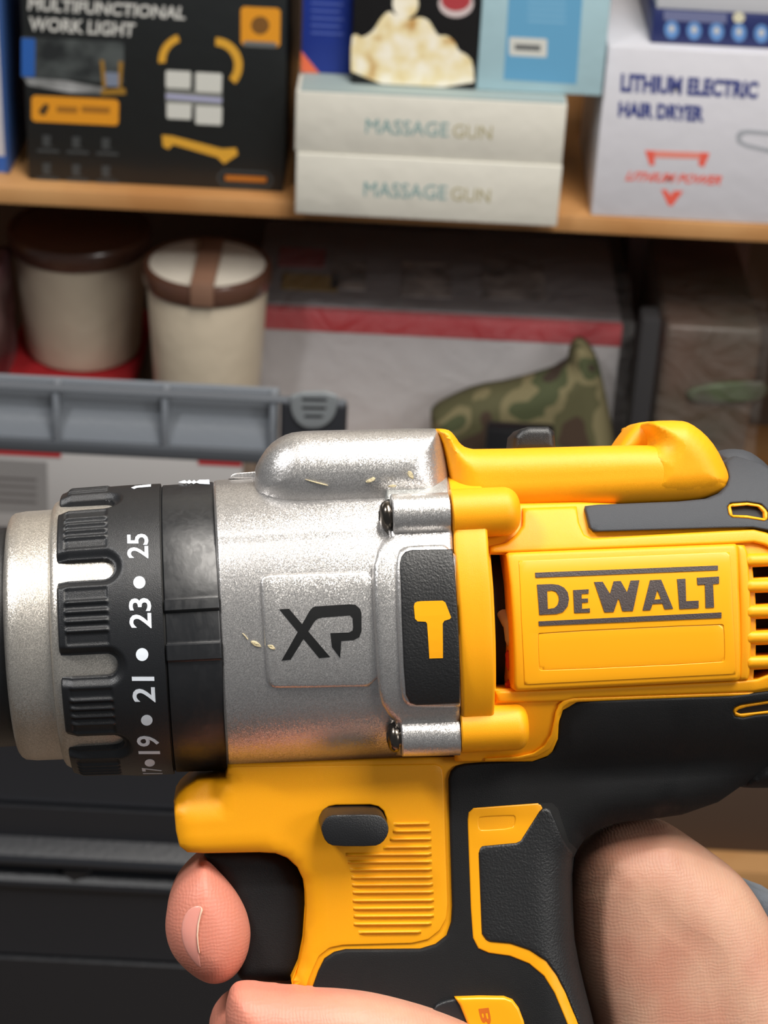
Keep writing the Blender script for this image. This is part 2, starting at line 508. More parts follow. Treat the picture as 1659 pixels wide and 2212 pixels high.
def carton(name, col, x0, x1, yb, yt, Z, depth, label, cat='box', group=None, rough=.45, right=None, bev=.0015, Yf=None):
    """a carton whose front bottom edge shows at row yb (at x0), top edge at row yt; stands at height Z"""
    if Yf is None: Yf = atZ(x0, yb, Z)[1]
    X0 = atY(x0, yb, Yf)[0]; X1 = atY(x1, yb + (x1 - x0) * .0507, Yf)[0]
    Z1 = atY(x0, yt, Yf)[1]
    e = wbox(name, X0, X1, Yf, Yf + depth, Z + .0002, Z1, mat(name + '_card', col, rough, bump=(60, .0006)) if not isinstance(col, bpy.types.Material) else col, None, bev)
    tag(e, label, cat, group)
    return e, Yf, Z1, X0, X1
cream = mat('coated_card', srgb(212, 210, 200), .5, bump=(25, .002))
WH = mat('white_card_print', srgb(205, 206, 200), .6)
OR = mat('orange_print_card', srgb(222, 148, 32), .55)
GR = mat('grey_print', srgb(104, 106, 106), .6)
SG = mat('soft_grey_print', srgb(60, 63, 64), .6)
# black work light box
bk, Y1, zz, xa, xb = carton('work_light_box', srgb(30, 33, 34), 62, 612, 388, -190, zt1, .20, 'black work light box with orange print on the upper shelf', rough=.38)
T = lambda *a, **k: wtext(bk, 'lettering', *a, Y=Y1, **k)
WG = mat('pale_print', srgb(196, 196, 192), .6)
T('MULTIFUNCTIONAL', [(60, 22), (399, 43), (403, 15), (62, -6)], WG, off=.03)
T('WORK LIGHT', [(62, 66), (290, 80), (293, 50), (63, 36)], WG, off=.03)
def RR(x0, y0, x1, y1, sl=.0507, r=6):
    """slightly rounded upright rectangle following the roll of the picture"""
    def p(x, y): return (x - (y - y0) * sl * 0, y + (x - x0) * sl)
    return [p(x0 + r, y0), p(x1 - r, y0), p(x1, y0 + r), p(x1 - 1, y1 - r), p(x1 - r, y1), p(x0 + r, y1), p(x0, y1 - r), p(x0, y0 + r)]
wdecal(bk, 'orange_square', OR, RR(520, 14, 606, 98), Y1)
wdecal(bk, 'sun_icon', mat('brown_print', srgb(120, 80, 30), .6), blob(562, 55, 20, 20), Y1, .3)
wdecal(bk, 'grey_strip', GR, RR(524, 88, 600, 100), Y1, .3)
# photo print: a dim workshop scene
wdecal(bk, 'photo_print', mat('dim_photo', srgb(78, 84, 84), .5, var=(40, srgb(34, 38, 40), 1)), RR(46, 80, 268, 168, r=2), Y1)
wdecal(bk, 'photo_print', mat('blue_print', srgb(40, 92, 170), .5), RR(46, 82, 76, 165, r=2), Y1, .3)
wdecal(bk, 'photo_print', mat('silver_print', srgb(168, 170, 172), .5, var=(30, srgb(110, 112, 112), 1)), [(52, 168), (140, 174), (225, 190), (232, 204), (150, 200), (60, 184)], Y1, .35)
wdecal(bk, 'photo_print', mat('lamp_print', srgb(120, 130, 150), .5), RR(226, 156, 262, 186, r=2), Y1, .4)
for pl in ([(218, 194), (270, 190), (272, 204), (218, 206)], [(216, 130), (224, 130), (230, 190), (222, 190)], [(256, 132), (266, 134), (262, 190), (256, 190)]):
    wdecal(bk, 'photo_print', mat('ochre_print', srgb(150, 112, 40), .5), pl, Y1, .45)
wdecal(bk, 'orange_banner', OR, RR(68, 206, 257, 262), Y1)
for x, w_ in ((122, 46), (176, 62)):
    wdecal(bk, 'banner_print', mat('dark_orange_print', srgb(160, 104, 26), .6), RR(x, 229, x + w_, 243, r=2), Y1, .3)
wdecal(bk, 'banner_print', mat('black_spot', srgb(70, 50, 24), .6), [(84, 238), (96, 224), (106, 226), (104, 238), (96, 250), (86, 246)], Y1, .3)
for r_ in range(2):
    for c_ in range(3):
        x = 92 + c_ * 64; y = 292 + r_ * 60 + c_ * 3
        wdecal(bk, 'icon', SG, [(x, y), (x + 18, y + 1), (x + 16, y + 22), (x + 26, y + 26), (x, y + 24)], Y1)
        wdecal(bk, 'icon_caption', SG, RR(x - 12, y + 30, x + 36, y + 36, r=1), Y1)
# the pictured lamp: two arcs, four panes, tube, stand
OC = mat('mustard_print', srgb(214, 160, 52), .5)
def arc(cx_, cy_, r0, r1, a0, a1, n=14):
    o = [(cx_ + r1 * math.cos(math.radians(a)), cy_ - r1 * math.sin(math.radians(a))) for a in np.linspace(a0, a1, n)]
    return o + [(cx_ + r0 * math.cos(math.radians(a)), cy_ - r0 * math.sin(math.radians(a))) for a in np.linspace(a1, a0, n)]
wdecal(bk, 'lamp_arc', OC, arc(402, 132, 44, 60, 108, 184), Y1)
wdecal(bk, 'lamp_arc', OC, arc(464, 141, 42, 60, -42, 88), Y1)
for x, y, w_, h_ in ((358, 152, 55, 38), (422, 156, 58, 42), (360, 222, 54, 34), (422, 228, 58, 40)):
    wdecal(bk, 'lamp_pane', WH, RR(x, y, x + w_, y + h_, r=3), Y1)
wdecal(bk, 'lamp_tube', mat('lilac_print', srgb(170, 172, 205), .5), RR(358, 203, 480, 212, r=2, sl=.08), Y1, .3)
wdecal(bk, 'lamp_pane', mat('grey_pane', srgb(120, 122, 118), .5), RR(358, 193, 480, 226, r=2, sl=.06), Y1, .15)
wdecal(bk, 'lamp_stand', OC, [(350, 292), (372, 294), (480, 322), (510, 320), (514, 334), (484, 354), (470, 340), (374, 312), (364, 322), (352, 316)], Y1)
wdecal(bk, 'pill_outline', SG, RR(470, 366, 590, 402, r=12), Y1)
wdecal(bk, 'pill_outline', mat('black_card_print', srgb(28, 31, 32), .5), RR(474, 370, 586, 398, r=10), Y1, .3)
wdecal(bk, 'pill_print', mat('dim_orange_print', srgb(176, 104, 26), .6), RR(486, 378, 576, 390, r=2), Y1, .35)

# massage gun boxes, one on the other, proud of the shelf edge
lo, Y2, zm1, mx0, mx1 = carton('massage_gun_box', cream, 637, 1203, 462, 330, zt1, .17, 'lower of two stacked cream massage gun boxes at the shelf edge', group='massage gun boxes', rough=.5)
up, Y3, zm2, _, _ = carton('massage_gun_box', cream, 636, 1213, 334, 196, zm1, .17, 'upper of two stacked cream massage gun boxes, under the popcorn box', group='massage gun boxes', Yf=Y2 + .002)
TEAL = mat('teal_print', srgb(118, 158, 160), .6); OLIVE = mat('olive_print', srgb(172, 164, 128), .6)
for b_, Yb, y0 in ((up, Y2 + .002, 0), (lo, Y2, 136)):
    dx = -4 if y0 else 0
    wtext(b_, 'lettering', 'MASSAGE', [(790 + dx, 288 + y0), (968 + dx, 294 + y0 + 2), (970 + dx, 265 + y0), (791 + dx, 256 + y0)], TEAL, Yb, 0.0)
    wtext(b_, 'lettering', 'GUN', [(978 + dx, 297 + y0), (1062 + dx, 302 + y0), (1064 + dx, 273 + y0), (979 + dx, 268 + y0)], OLIVE, Yb, 0.004)
# thin grey lid edge on the upper one
wbox('lid_edge', mx0 + .002, mx1 - .002, Y3 + .001, Y3 + .166, zm2 - .001, zm2 + .0015, mat('grey_teal_card', srgb(150, 165, 165), .6), up, .0005)
zlid = zm2 + .0015
# blue box, popcorn box, pale blue box on top of them
bb, Yq, _, _, _ = carton('blue_box', srgb(28, 52, 140), 650, 757, 157, -300, zlid, .10, 'dark blue box with an orange corner left of the popcorn box')
wdecal(bb, 'orange_corner', mat('coral_print', srgb(226, 108, 72), .5), [(650, 110), (690, 158), (651, 156)], Yq)
for k in range(5):
    wdecal(bb, 'print_line', mat('pale_blue_print', srgb(70, 90, 165), .6), RR(672, 4 + k * 16, 742 - 6 * (k % 2), 9 + k * 16, r=1), Yq)
pc, Yq2, _, _, _ = carton('popcorn_box', srgb(20, 20, 22), 757, 1026, 181, -300, zlid, .09, 'black box printed with a heap of popcorn, on the massage gun boxes')
def popcorn_mat():
    mt, nt, b = new_mat('popcorn_print')
    tc = nt.nodes.new('ShaderNodeTexCoord')
    v = nt.nodes.new('ShaderNodeTexVoronoi'); v.inputs['Scale'].default_value = 75; v.feature = 'SMOOTH_F1'
    nz = nt.nodes.new('ShaderNodeTexNoise'); nz.inputs['Scale'].default_value = 60; nz.inputs['Detail'].default_value = 4
    nt.links.new(tc.outputs['Object'], v.inputs['Vector']); nt.links.new(tc.outputs['Object'], nz.inputs['Vector'])
    a = nt.nodes.new('ShaderNodeMath'); a.operation = 'MULTIPLY_ADD'; a.inputs[1].default_value = .55
    nt.links.new(v.outputs['Distance'], a.inputs[0]); nt.links.new(nz.outputs['Fac'], a.inputs[2])
    r = nt.nodes.new('ShaderNodeValToRGB'); e = r.color_ramp.elements
    e[0].position = .6; e[0].color = (*srgb(246, 240, 222), 1)
    e[1].position = 1.08; e[1].color = (*srgb(196, 150, 84), 1)
    x = e.new(.82); x.color = (*srgb(236, 220, 172), 1)
    nt.links.new(a.outputs[0], r.inputs['Fac']); nt.links.new(r.outputs['Color'], b.inputs['Base Color'])
    b.inputs['Roughness'].default_value = .5
    return mt
PM = popcorn_mat()
wdecal(pc, 'popcorn_print', PM, [(758, 178), (758, 82), (768, 72), (780, 82), (800, 72), (812, 58), (822, 40), (840, 22), (856, 34), (870, 30), (884, 44), (905, 36), (925, 42), (936, 60), (946, 78), (966, 76), (984, 92), (990, 110), (1008, 118), (1022, 134), (1025, 192)], Yq2, sm=1)
wdecal(pc, 'popcorn_print', PM, blob(876, 8, 28, 32), Yq2, .3)
wdecal(pc, 'red_badge', mat('white_badge', srgb(205, 190, 190), .5), blob(985, 8, 38, 30), Yq2)
wdecal(pc, 'red_badge', mat('red_badge_print', srgb(170, 60, 66), .5), blob(985, 0, 32, 24), Yq2, .3)
pb, Yq3, _, _, _ = carton('pale_blue_box', srgb(170, 202, 212), 1028, 1299, 195, -300, zlid, .10, 'pale blue box with a mid blue panel, beside the popcorn box')
PB = mat('mid_blue_print', srgb(98, 160, 198), .5)
wdecal(pb, 'blue_panel', PB, [(1102, -60), (1262, -52), (1245, 182), (1088, 172)], Yq3)
wdecal(pb, 'white_label', WH, RR(1100, 80, 1182, 120, r=3), Yq3, .3)
wdecal(pb, 'label_print', GR, RR(1112, 95, 1168, 108, r=1), Yq3, .35)
for k in range(5): wdecal(pb, 'print_line', mat('light_blue_print', srgb(122, 176, 208), .5), RR(1140, -10 + k * 13, 1222, -5 + k * 13, r=1), Yq3, .3)
# hair dryer box and the navy box on it
hd, Y5, zh, hx0, hx1 = carton('hair_dryer_box', srgb(208, 208, 216), 1276, 1720, 466, 97, zt1, .17, 'white hair dryer box with dark blue lettering on the upper shelf', rough=.45)
NV = mat('navy_print', srgb(58, 68, 132), .55); RD_ = mat('red_print', srgb(228, 96, 80), .55); LR = mat('soft_red_print', srgb(226, 140, 128), .55)
wtext(hd, 'lettering', 'LITHIUM ELECTRIC', [(1340, 199), (1636, 214), (1640, 176), (1342, 158)], NV, Y5, .05)
wtext(hd, 'lettering', 'HAIR DRYER', [(1335, 252), (1520, 264), (1523, 229), (1337, 219)], NV, Y5, .05)
wdecal(hd, 'red_mark', LR, [(1398, 325), (1532, 330), (1530, 344), (1400, 340)], Y5)
wdecal(hd, 'red_mark', RD_, [(1393, 325), (1414, 326), (1414, 356), (1404, 358)], Y5, .3); wdecal(hd, 'red_mark', RD_, [(1514, 329), (1533, 331), (1520, 362), (1508, 356)], Y5, .3)
wtext(hd, 'lettering', 'LITHIUM POWER', [(1350, 390), (1556, 400), (1561, 380), (1354, 370)], RD_, Y5, .03, shear=.3)
wdecal(hd, 'red_mark', RD_, [(1428, 410), (1440, 410), (1448, 422), (1456, 412), (1476, 413), (1452, 445), (1444, 444)], Y5)
wdecal(hd, 'pictured_handle', mat('pale_grey_print', srgb(160, 164, 172), .5), [(1590, 292), (1598, 282), (1616, 280), (1720, 290), (1720, 298), (1616, 289), (1604, 292), (1600, 302), (1612, 310), (1720, 334), (1720, 344), (1610, 318), (1592, 308)], Y5)
nb, Y6, znb, nx0, nx1 = carton('navy_box', srgb(34, 44, 96), 1404, 1740, 96, 20, zh, .16, 'navy box with round pale blue icons lying on the hair dryer box', Yf=Y5 + .012)
LB = mat('icon_blue_print', srgb(96, 140, 196), .5)
for k in range(5):
    wdecal(nb, 'round_icon', LB, blob(1451 + 48.5 * k, 64 + 2.2 * k, 16, 20, 14), Y6)
    wdecal(nb, 'round_icon', WG, blob(1451 + 48.5 * k, 62 + 2.2 * k, 6, 8, 10), Y6, .3)
wdecal(nb, 'print_line', mat('dim_white_print', srgb(108, 114, 150), .5), RR(1434, 22, 1570, 44, r=2), Y6)
wdecal(nb, 'round_icon', mat('warm_print', srgb(210, 206, 180), .5), blob(1596, 38, 13, 12, 12), Y6, .3)
wb = wbox('white_lid_box', nx0 + .002, nx1, Y6 + .002, Y6 + .15, znb + .0002, znb + .05, mat('white_lid_card', srgb(196, 198, 204), .5), None, .001); tag(wb, 'white carton on top of the navy box', 'box')
# stack of grey things behind the pale blue box
gb, *_ = carton('dark_grey_box', srgb(84, 86, 90), 1290, 1420, 175, -300, zt1, .06, 'dark grey box standing behind the pale blue box', Yf=YS + .2)
# box at the far left, white over blue
lb, Y7, _, _, _ = carton('white_and_blue_box', srgb(196, 196, 204), -210, 13, 365, -200, zt1, .15, 'white box with a blue lower border, cut by the left edge', rough=.5)
BLU = mat('blue_card_print', srgb(46, 92, 170), .5)
wdecal(lb, 'blue_border', BLU, [(-205, 330), (13, 338), (13, 372), (-205, 361)], Y7)
wbox('blue_side', atY(13, 368, Y7)[0] - .0005, atY(13, 368, Y7)[0] + .003, Y7, Y7 + .149, zt1 + .001, zt1 + .2, mat('blue_side_card', srgb(52, 84, 140), .5), lb, .0005)

# ---- lower shelf
def wlathe(name, prof, material, loc, n=64, parent=None, tilt=None):
    v = []; f = []
    for r, z in prof:
        for j in range(n):
            a = 2 * math.pi * j / n; v.append((r * math.cos(a) * 1000, r * math.sin(a) * 1000, z * 1000))
    for i in range(len(prof) - 1):
        for j in range(n): f.append((i * n + j, i * n + (j + 1) % n, (i + 1) * n + (j + 1) % n, (i + 1) * n + j))
    f.append(tuple(range(n))); f.append(tuple(range((len(prof) - 1) * n, len(prof) * n)))
    o = link(name, mesh_from(name, v, f), material, parent, 35)
    if loc is not None: o.location = loc
    if tilt: o.rotation_euler = tilt
    return o
LIN = mat('beige_canister', srgb(190, 178, 158), .45, bump=(18, .003), coat=.2)
BRN = mat('brown_lid', srgb(84, 56, 44), .3, coat=.3)
def canister(px, ytop, ybot, half, Y, label, strap, slab):
    X, Zt = atY(px, ytop, Y); Zb = atY(px, ybot, Y)[1]
    scl = abs(atY(px + half, ytop, Y)[0] - X)
    t = empty('canister', (X, Y, Zb), label, 'canister', 'beige canisters on the lower shelf')
    H = Zt - Zb
    wlathe('body', [(scl * .6, 0), (scl * .80, .002), (scl * .83, .008), (scl * .97, H - .014), (scl * .95, H - .012)], LIN, None, parent=t)
    wlathe('rim', [(scl * .90, H - .018), (scl * 1.0, H - .018), (scl * 1.03, H - .014), (scl * 1.03, H - .003), (scl * 1.0, H), (scl * .93, H), (scl * .92, H - .004)], BRN, None, parent=t)
    wlathe('lid', [(scl * .3, H - .010), (scl * .93, H - .008), (scl * .92, H - .001), (scl * .6, H + .002), (scl * .1, H + .002)], slab, None, parent=t)
    if strap:
        wbox('strap', -.009, .011, -scl * 1.045, scl * .7, H + .001, H + .006, mat('strap_brown', srgb(124, 92, 74), .6), t, .001)
        wbox('strap_end', -.009, .011, -scl * 1.06, -scl * 1.03, H - .016, H + .004, mat('strap_brown', srgb(124, 92, 74), .6), t, .001)
    return t, X, scl
c1, X1_, s1_ = canister(172, 488, 752, 152, 1.76, 'beige canister with a dark brown lid standing on red cloth', False, BRN)
c2, X2_, s2_ = canister(448, 566, 925, 136, 1.655, 'beige canister with a pale lid and brown strap, right of the other', True, mat('pale_lid', srgb(196, 190, 178), .4))
# what carries the first canister: a folded red cloth on a carton
zc1 = c1.location.z
rc = wbox('red_cloth', X1_ - .07, X1_ + .055, 1.68, 1.86, zc1 - .02, zc1 - .0005, mat('red_cloth', srgb(160, 20, 28), .8, bump=(60, .004)), None, .008, 4); tag(rc, 'folded red cloth under the brown lidded canister', 'cloth')
cb = wbox('plain_carton', X1_ - .07, X1_ + .055, 1.69, 1.86, zt2 + .0005, zc1 - .021, mat('plain_card', srgb(120, 104, 90), .8), None, .001); tag(cb, 'plain brown carton under the red cloth', 'box')
zc2 = c2.location.z
cb2 = wbox('plain_carton', X2_ - .045, X2_ + .045, 1.637, 1.695, zt2 + .0005, zc2 - .0005, mat('plain_card', srgb(120, 104, 90), .8), None, .001); tag(cb2, 'plain brown carton under the strapped canister', 'box')

# clear film
def film_mat(name, tint, clear=.8):
    mt, nt, b = new_mat(name)
    b.inputs['Base Color'].default_value = (*tint, 1); b.inputs['Roughness'].default_value = .16
    tr = nt.nodes.new('ShaderNodeBsdfTransparent'); mx = nt.nodes.new('ShaderNodeMixShader')
    out = nt.nodes['Material Output']; mx.inputs[0].default_value = 1 - clear
    nt.links.new(tr.outputs[0], mx.inputs[1]); nt.links.new(b.outputs[0], mx.inputs[2]); nt.links.new(mx.outputs[0], out.inputs['Surface'])
    tc = nt.nodes.new('ShaderNodeTexCoord'); n = nt.nodes.new('ShaderNodeTexNoise'); n.inputs['Scale'].default_value = 22; n.inputs['Detail'].default_value = 4
    n.inputs['Distortion'].default_value = 1.2
    nt.links.new(tc.outputs['Object'], n.inputs['Vector'])
    bp = nt.nodes.new('ShaderNodeBump'); bp.inputs['Distance'].default_value = .02; nt.links.new(n.outputs['Fac'], bp.inputs['Height']); nt.links.new(bp.outputs['Normal'], b.inputs['Normal'])
    return mt
FILM = film_mat('clear_film', (.85, .84, .84), .88)
def film_box(name, x0, x1, y0, y1, z0, z1, seed, amp, parent=None, n=16, material=None):
    b = bmesh.new(); bmesh.ops.create_cube(b, size=1); bmesh.ops.subdivide_edges(b, edges=b.edges[:], cuts=n, use_grid_fill=True)
    rnd = random.Random(seed); ph = [(rnd.uniform(15, 75), rnd.uniform(15, 75), rnd.uniform(15, 75), rnd.uniform(0, 6)) for _ in range(7)]
    for v in b.verts:
        p = Vector(((x0 + x1) / 2 + v.co.x * (x1 - x0), (y0 + y1) / 2 + v.co.y * (y1 - y0), (z0 + z1) / 2 + v.co.z * (z1 - z0)))
        s = sum(math.sin(a * p.x + c * p.y + d * p.z + e) for a, c, d, e in ph) / 7
        dr = Vector((v.co.x, v.co.y, v.co.z)).normalized()
        v.co = p + dr * abs(s) * amp
    me = bpy.data.meshes.new(name); b.to_mesh(me); b.free()
    return link(name, me, material or FILM, parent, 180)
# big bagged carton: grey top print, red edge, pale front
Yg = 1.72
gx0, gzt = atY(560, 668, Yg); gx1 = atY(1345, 706, Yg)[0]
gd = 1.66
ytop_back = atZ(600, 545, gzt)[1]
bg_ = empty('bagged_carton', ((gx0 + gx1) / 2, Yg, zt2), 'large white carton with a red top edge in clear film on the lower shelf', 'box')
def rel(o, par):
    o.matrix_parent_inverse = Matrix.Translation(-Vector(par.location)); return o
rel(wbox('carton', gx0, gx1, Yg, Yg + .20, zt2 + .0005, gzt, mat('grey_white_card', srgb(205, 202, 204), .6, bump=(30, .002)), bg_, .002), bg_)
rel(wbox('red_edge', gx0, gx1, Yg - .0012, Yg + .010, gzt - .019, gzt + .0012, mat('red_edge_print', srgb(214, 44, 58), .5), bg_, .0005), bg_)
def top_decal(name, material, x0, y0, x1, y1, z=gzt):
    a = atZ(x0, y0, z)[0], atZ(x0, y1, z)[1]; c = atZ(x1, y1, z)[0], atZ(x1, y0, z)[1]
    return rel(wbox(name, a[0], c[0], a[1], min(c[1], Yg + .198), z + .0001, z + .0012, material, bg_, 0), bg_)
top_decal('top_print', mat('charcoal_print', srgb(150, 148, 152), .5), 570, 520, 1335, 655)
GP = mat('pale_photo_print', srgb(196, 188, 184), .5, var=(30, srgb(110, 104, 102), 1))
for x0, y0, x1, y1 in ((720, 565, 790, 625), (870, 572, 975, 640), (1040, 560, 1180, 645)):
    r0 = top_decal('top_photo', GP, x0, y0, x1, y1, gzt + .0012)
top_decal('top_photo', mat('pink_print', srgb(170, 92, 98), .5), 605, 540, 700, 575, gzt + .0012)
top_decal('top_photo', mat('mustard_top_print', srgb(160, 130, 60), .5), 612, 598, 730, 625, gzt + .0012)
rel(film_box('film', gx0 - .006, gx1 + .010, Yg - .010, Yg + .205, zt2 + .009, gzt + .008, 3, .008, bg_, material=FILM), bg_)
# film bag around the right canister
lpk = film_box('wrapped_packet', atY(-96, 700, 1.64)[0], atY(-20, 700, 1.64)[0], 1.64, 1.74, zt2 + .011, atY(20, 640, 1.64)[1], 5, .010, n=10, material=mat('dusky_wrap', srgb(112, 82, 84), .35, var=(14, srgb(66, 36, 40), 1), coat=.3))
tag(lpk, 'dusky pink wrapped packet at the left edge of the lower shelf', 'packet')
# camouflage pouch in front of the bagged carton
def camo():
    mt, nt, b = new_mat('camouflage_cloth'); b.inputs['Roughness'].default_value = .85
    tc = nt.nodes.new('ShaderNodeTexCoord'); n = nt.nodes.new('ShaderNodeTexNoise'); n.inputs['Scale'].default_value = 13; n.inputs['Detail'].default_value = 2; n.inputs['Distortion'].default_value = .5
    nt.links.new(tc.outputs['Object'], n.inputs['Vector'])
    r = nt.nodes.new('ShaderNodeValToRGB'); r.color_ramp.interpolation = 'CONSTANT'; e = r.color_ramp.elements
    e[0].position = 0; e[0].color = (*srgb(72, 56, 44), 1); e[1].position = .42; e[1].color = (*srgb(88, 86, 58), 1)
    for p_, c_ in ((.5, (124, 116, 84)), (.56, (74, 80, 52)), (.63, (60, 48, 38))):
        q = e.new(p_); q.color = (*srgb(*c_), 1)
    nt.links.new(n.outputs['Fac'], r.inputs['Fac']); nt.links.new(r.outputs['Color'], b.inputs['Base Color'])
    return mt
CAMO = camo()
fr = VF(1.655)
v, f = relief(fr, [(928, 900), (938, 880), (985, 856), (1030, 838), (1110, 826), (1225, 790), (1232, 750), (1247, 733), (1270, 742), (1292, 780), (1308, 850), (1330, 960), (1345, 1060), (1350, 1180), (960, 1180), (940, 1000)], const(0), bev=22, back=30, seg=4, grid=7, rings=8, sm=1)
pouch = link('camouflage_pouch', mesh_from('camouflage_pouch', v, f), CAMO, None, 180)
pouch.location = (0, 1.655, 0)
tag(pouch, 'camouflage cloth pouch with a pointed corner in front of the film wrapped carton', 'pouch')
wb_ = carton('black_case', srgb(20, 21, 24), 1046, 1192, 1000, 927, zt2, .018, 'small black case between the pouch and the top of the drill', Yf=1.606, bev=.003)[0]
# grey strap of webbing right of the bagged carton, then a wrapped brown packet
st = wbox('grey_divider', atY(1362, 900, 1.63)[0], atY(1405, 900, 1.63)[0], 1.63, 1.66, zt2 + .0005, atY(1380, 690, 1.63)[1], mat('grey_felt', srgb(44, 43, 45), .9), None, .004); tag(st, 'grey upright slab between carton and brown packet', 'slab')
PX0, PZt = atY(1410, 700, 1.66); PX1 = atY(1650, 712, 1.66)[0]
def packet_mat():
    mt, nt, b = new_mat('brown_packet'); b.inputs['Roughness'].default_value = .4
    tc = nt.nodes.new('ShaderNodeTexCoord'); n = nt.nodes.new('ShaderNodeTexNoise'); n.inputs['Scale'].default_value = 14; n.inputs['Detail'].default_value = 4
    nt.links.new(tc.outputs['Object'], n.inputs['Vector'])
    r = nt.nodes.new('ShaderNodeValToRGB'); e = r.color_ramp.elements
    e[0].position = .3; e[0].color = (*srgb(90, 68, 56), 1); e[1].position = .7; e[1].color = (*srgb(62, 58, 44), 1)
    nt.links.new(n.outputs['Fac'], r.inputs['Fac']); nt.links.new(r.outputs['Color'], b.inputs['Base Color'])
    return mt
pk = wbox('brown_packet', PX0 + .012, PX1, 1.66, 1.86, zt2 + .0005, PZt, packet_mat(), None, .006, 3); tag(pk, 'brown and green packet under wrinkled film at the right', 'packet')
v, f = relief(VF(1.655), [(1480, 850), (1500, 835), (1600, 822), (1660, 825), (1660, 862), (1560, 870), (1490, 866)], const(0), bev=3, back=4.5, seg=6, grid=10, sm=1)
o = link('green_print', mesh_from('green_print', v, f), mat('green_leafy_print', srgb(66, 82, 46), .6, var=(30, srgb(60, 56, 44), 1)), pk, 180); o.location = (0, 1.655, 0)
film_box('film', PX0 + .010, PX1 + .004, 1.640, 1.87, zt2 + .012, PZt + .008, 12, .010, pk, material=film_mat('wrinkled_film', (.6, .58, .55), .93))
# mauve carton top behind the brown packet
mc_ = wbox('mauve_carton', PX0 + .0, PX1 + .02, 1.89, 1.955, zt2 + .0005, PZt + .03, mat('mauve_card', srgb(112, 92, 90), .8), None, .002); tag(mc_, 'mauve brown carton at the back, behind the brown packet', 'box')
# white carton with red top edge seen below the toolbox handle
YW = 1.615
wx0 = atY(-80, 1000, YW)[0]; wx1 = atY(522, 1000, YW)[0]; wzt = atY(250, 985, YW)[1]
wc = wbox('low_white_carton', wx0, wx1, YW, YW + .02, zt2 + .0005, wzt, mat('white_grey_card', srgb(186, 184, 184), .6), None, .001); tag(wc, 'white carton with red corners seen under the toolbox handle', 'box')
wbox('red_strip', wx0, atY(132, 985, YW)[0], YW - .0008, YW + .012, wzt - .004, wzt + .0006, mat('red_strip_print', srgb(190, 44, 48), .5), wc, 0)
wbox('red_strip', atY(428, 985, YW)[0], wx1, YW - .0008, YW + .012, wzt - .004, wzt + .0006, mat('red_strip_print', srgb(190, 44, 48), .5), wc, 0)
wdecal(wc, 'grey_label', mat('grey_label_print', srgb(146, 144, 144), .6), [(-40, 990), (102, 998), (104, 1110), (-40, 1105)], YW)
for k in range(4): wdecal(wc, 'print_line', mat('dark_label_print', srgb(104, 100, 100), .6), RR(-10, 1030 + 16 * k, 80, 1036 + 16 * k, r=1), YW, .3)

# ---- rolling toolbox with its pull handle
YT = 1.22
TG = mat('toolbox_grey_plastic', srgb(118, 124, 132), .38, bump=(300, .0002))
TK = mat('toolbox_black_plastic', srgb(40, 42, 47), .36, bump=(300, .0003))
tb = empty('rolling_toolbox', (0, YT, 0), 'dark ridged plastic toolbox with a ribbed grey pull handle', 'toolbox')
def TR(o): o.matrix_parent_inverse = Matrix.Translation((0, -YT, 0)); return o
tx0 = atY(-260, 1500, YT)[0]; tx1 = atY(760, 1500, YT)[0]
def zt(py): return atY(150, py, YT)[1]
# body: one moulded front profile run across the width
pr = [(1536, .006), (1544, 0), (1725, 0), (1733, -.0012), (1737, .004), (1744, .004), (1748, 0), (1812, 0), (1820, -.008), (1828, -.0135), (1838, -.0155), (1846, -.015), (1849, -.004), (1862, -.002), (1866, .001), (1876, .0005), (1882, -.005), (1890, -.0095), (1898, -.0105), (1903, -.010), (1908, -.006), (2046, -.006), (2052, -.0066), (2056, -.002), (2062, -.002), (2066, -.006), (2500, -.006), (2520, -.012), (2560, -.012)]
prof = [(y_, zt(p_)) for p_, y_ in pr] + [(-.012, .05), (0, .03), (0, .012), (.25, .012), (.25, zt(1536))]
v = []; f = []
m_ = len(prof)
for X_ in (tx0, tx1):
    v += [(X_ * 1000, (YT + a) * 1000, b_ * 1000) for a, b_ in prof]
for i in range(m_): j = (i + 1) % m_; f.append((i, j, j + m_, i + m_))
f += [tuple(range(m_)), tuple(range(m_, 2 * m_))]
TR(link('body', mesh_from('body', v, f), TK, tb, 25))
# small pour notch in the lower ledge
v, f = relief(VF(YT - .0085), [(135, 1884), (150, 1896), (160, 1906), (172, 1896), (196, 1886), (196, 1880), (135, 1878)], const(0), bev=1.2, back=6, seg=2, grid=6)
o = link('ledge_notch', mesh_from('ledge_notch', v, f), TK, tb, 60); TR(o); o.location = (0, YT - .0085, 0)
# pull handle
hx0_ = tx0 - .02; hx1_ = atY(600, 900, YT)[0]
H = lambda py: atY(300, py, YT)[1]
TR(wbox('handle_back', hx0_, hx1_, YT + .012, YT + .016, H(962), H(845), TG, tb, .001))
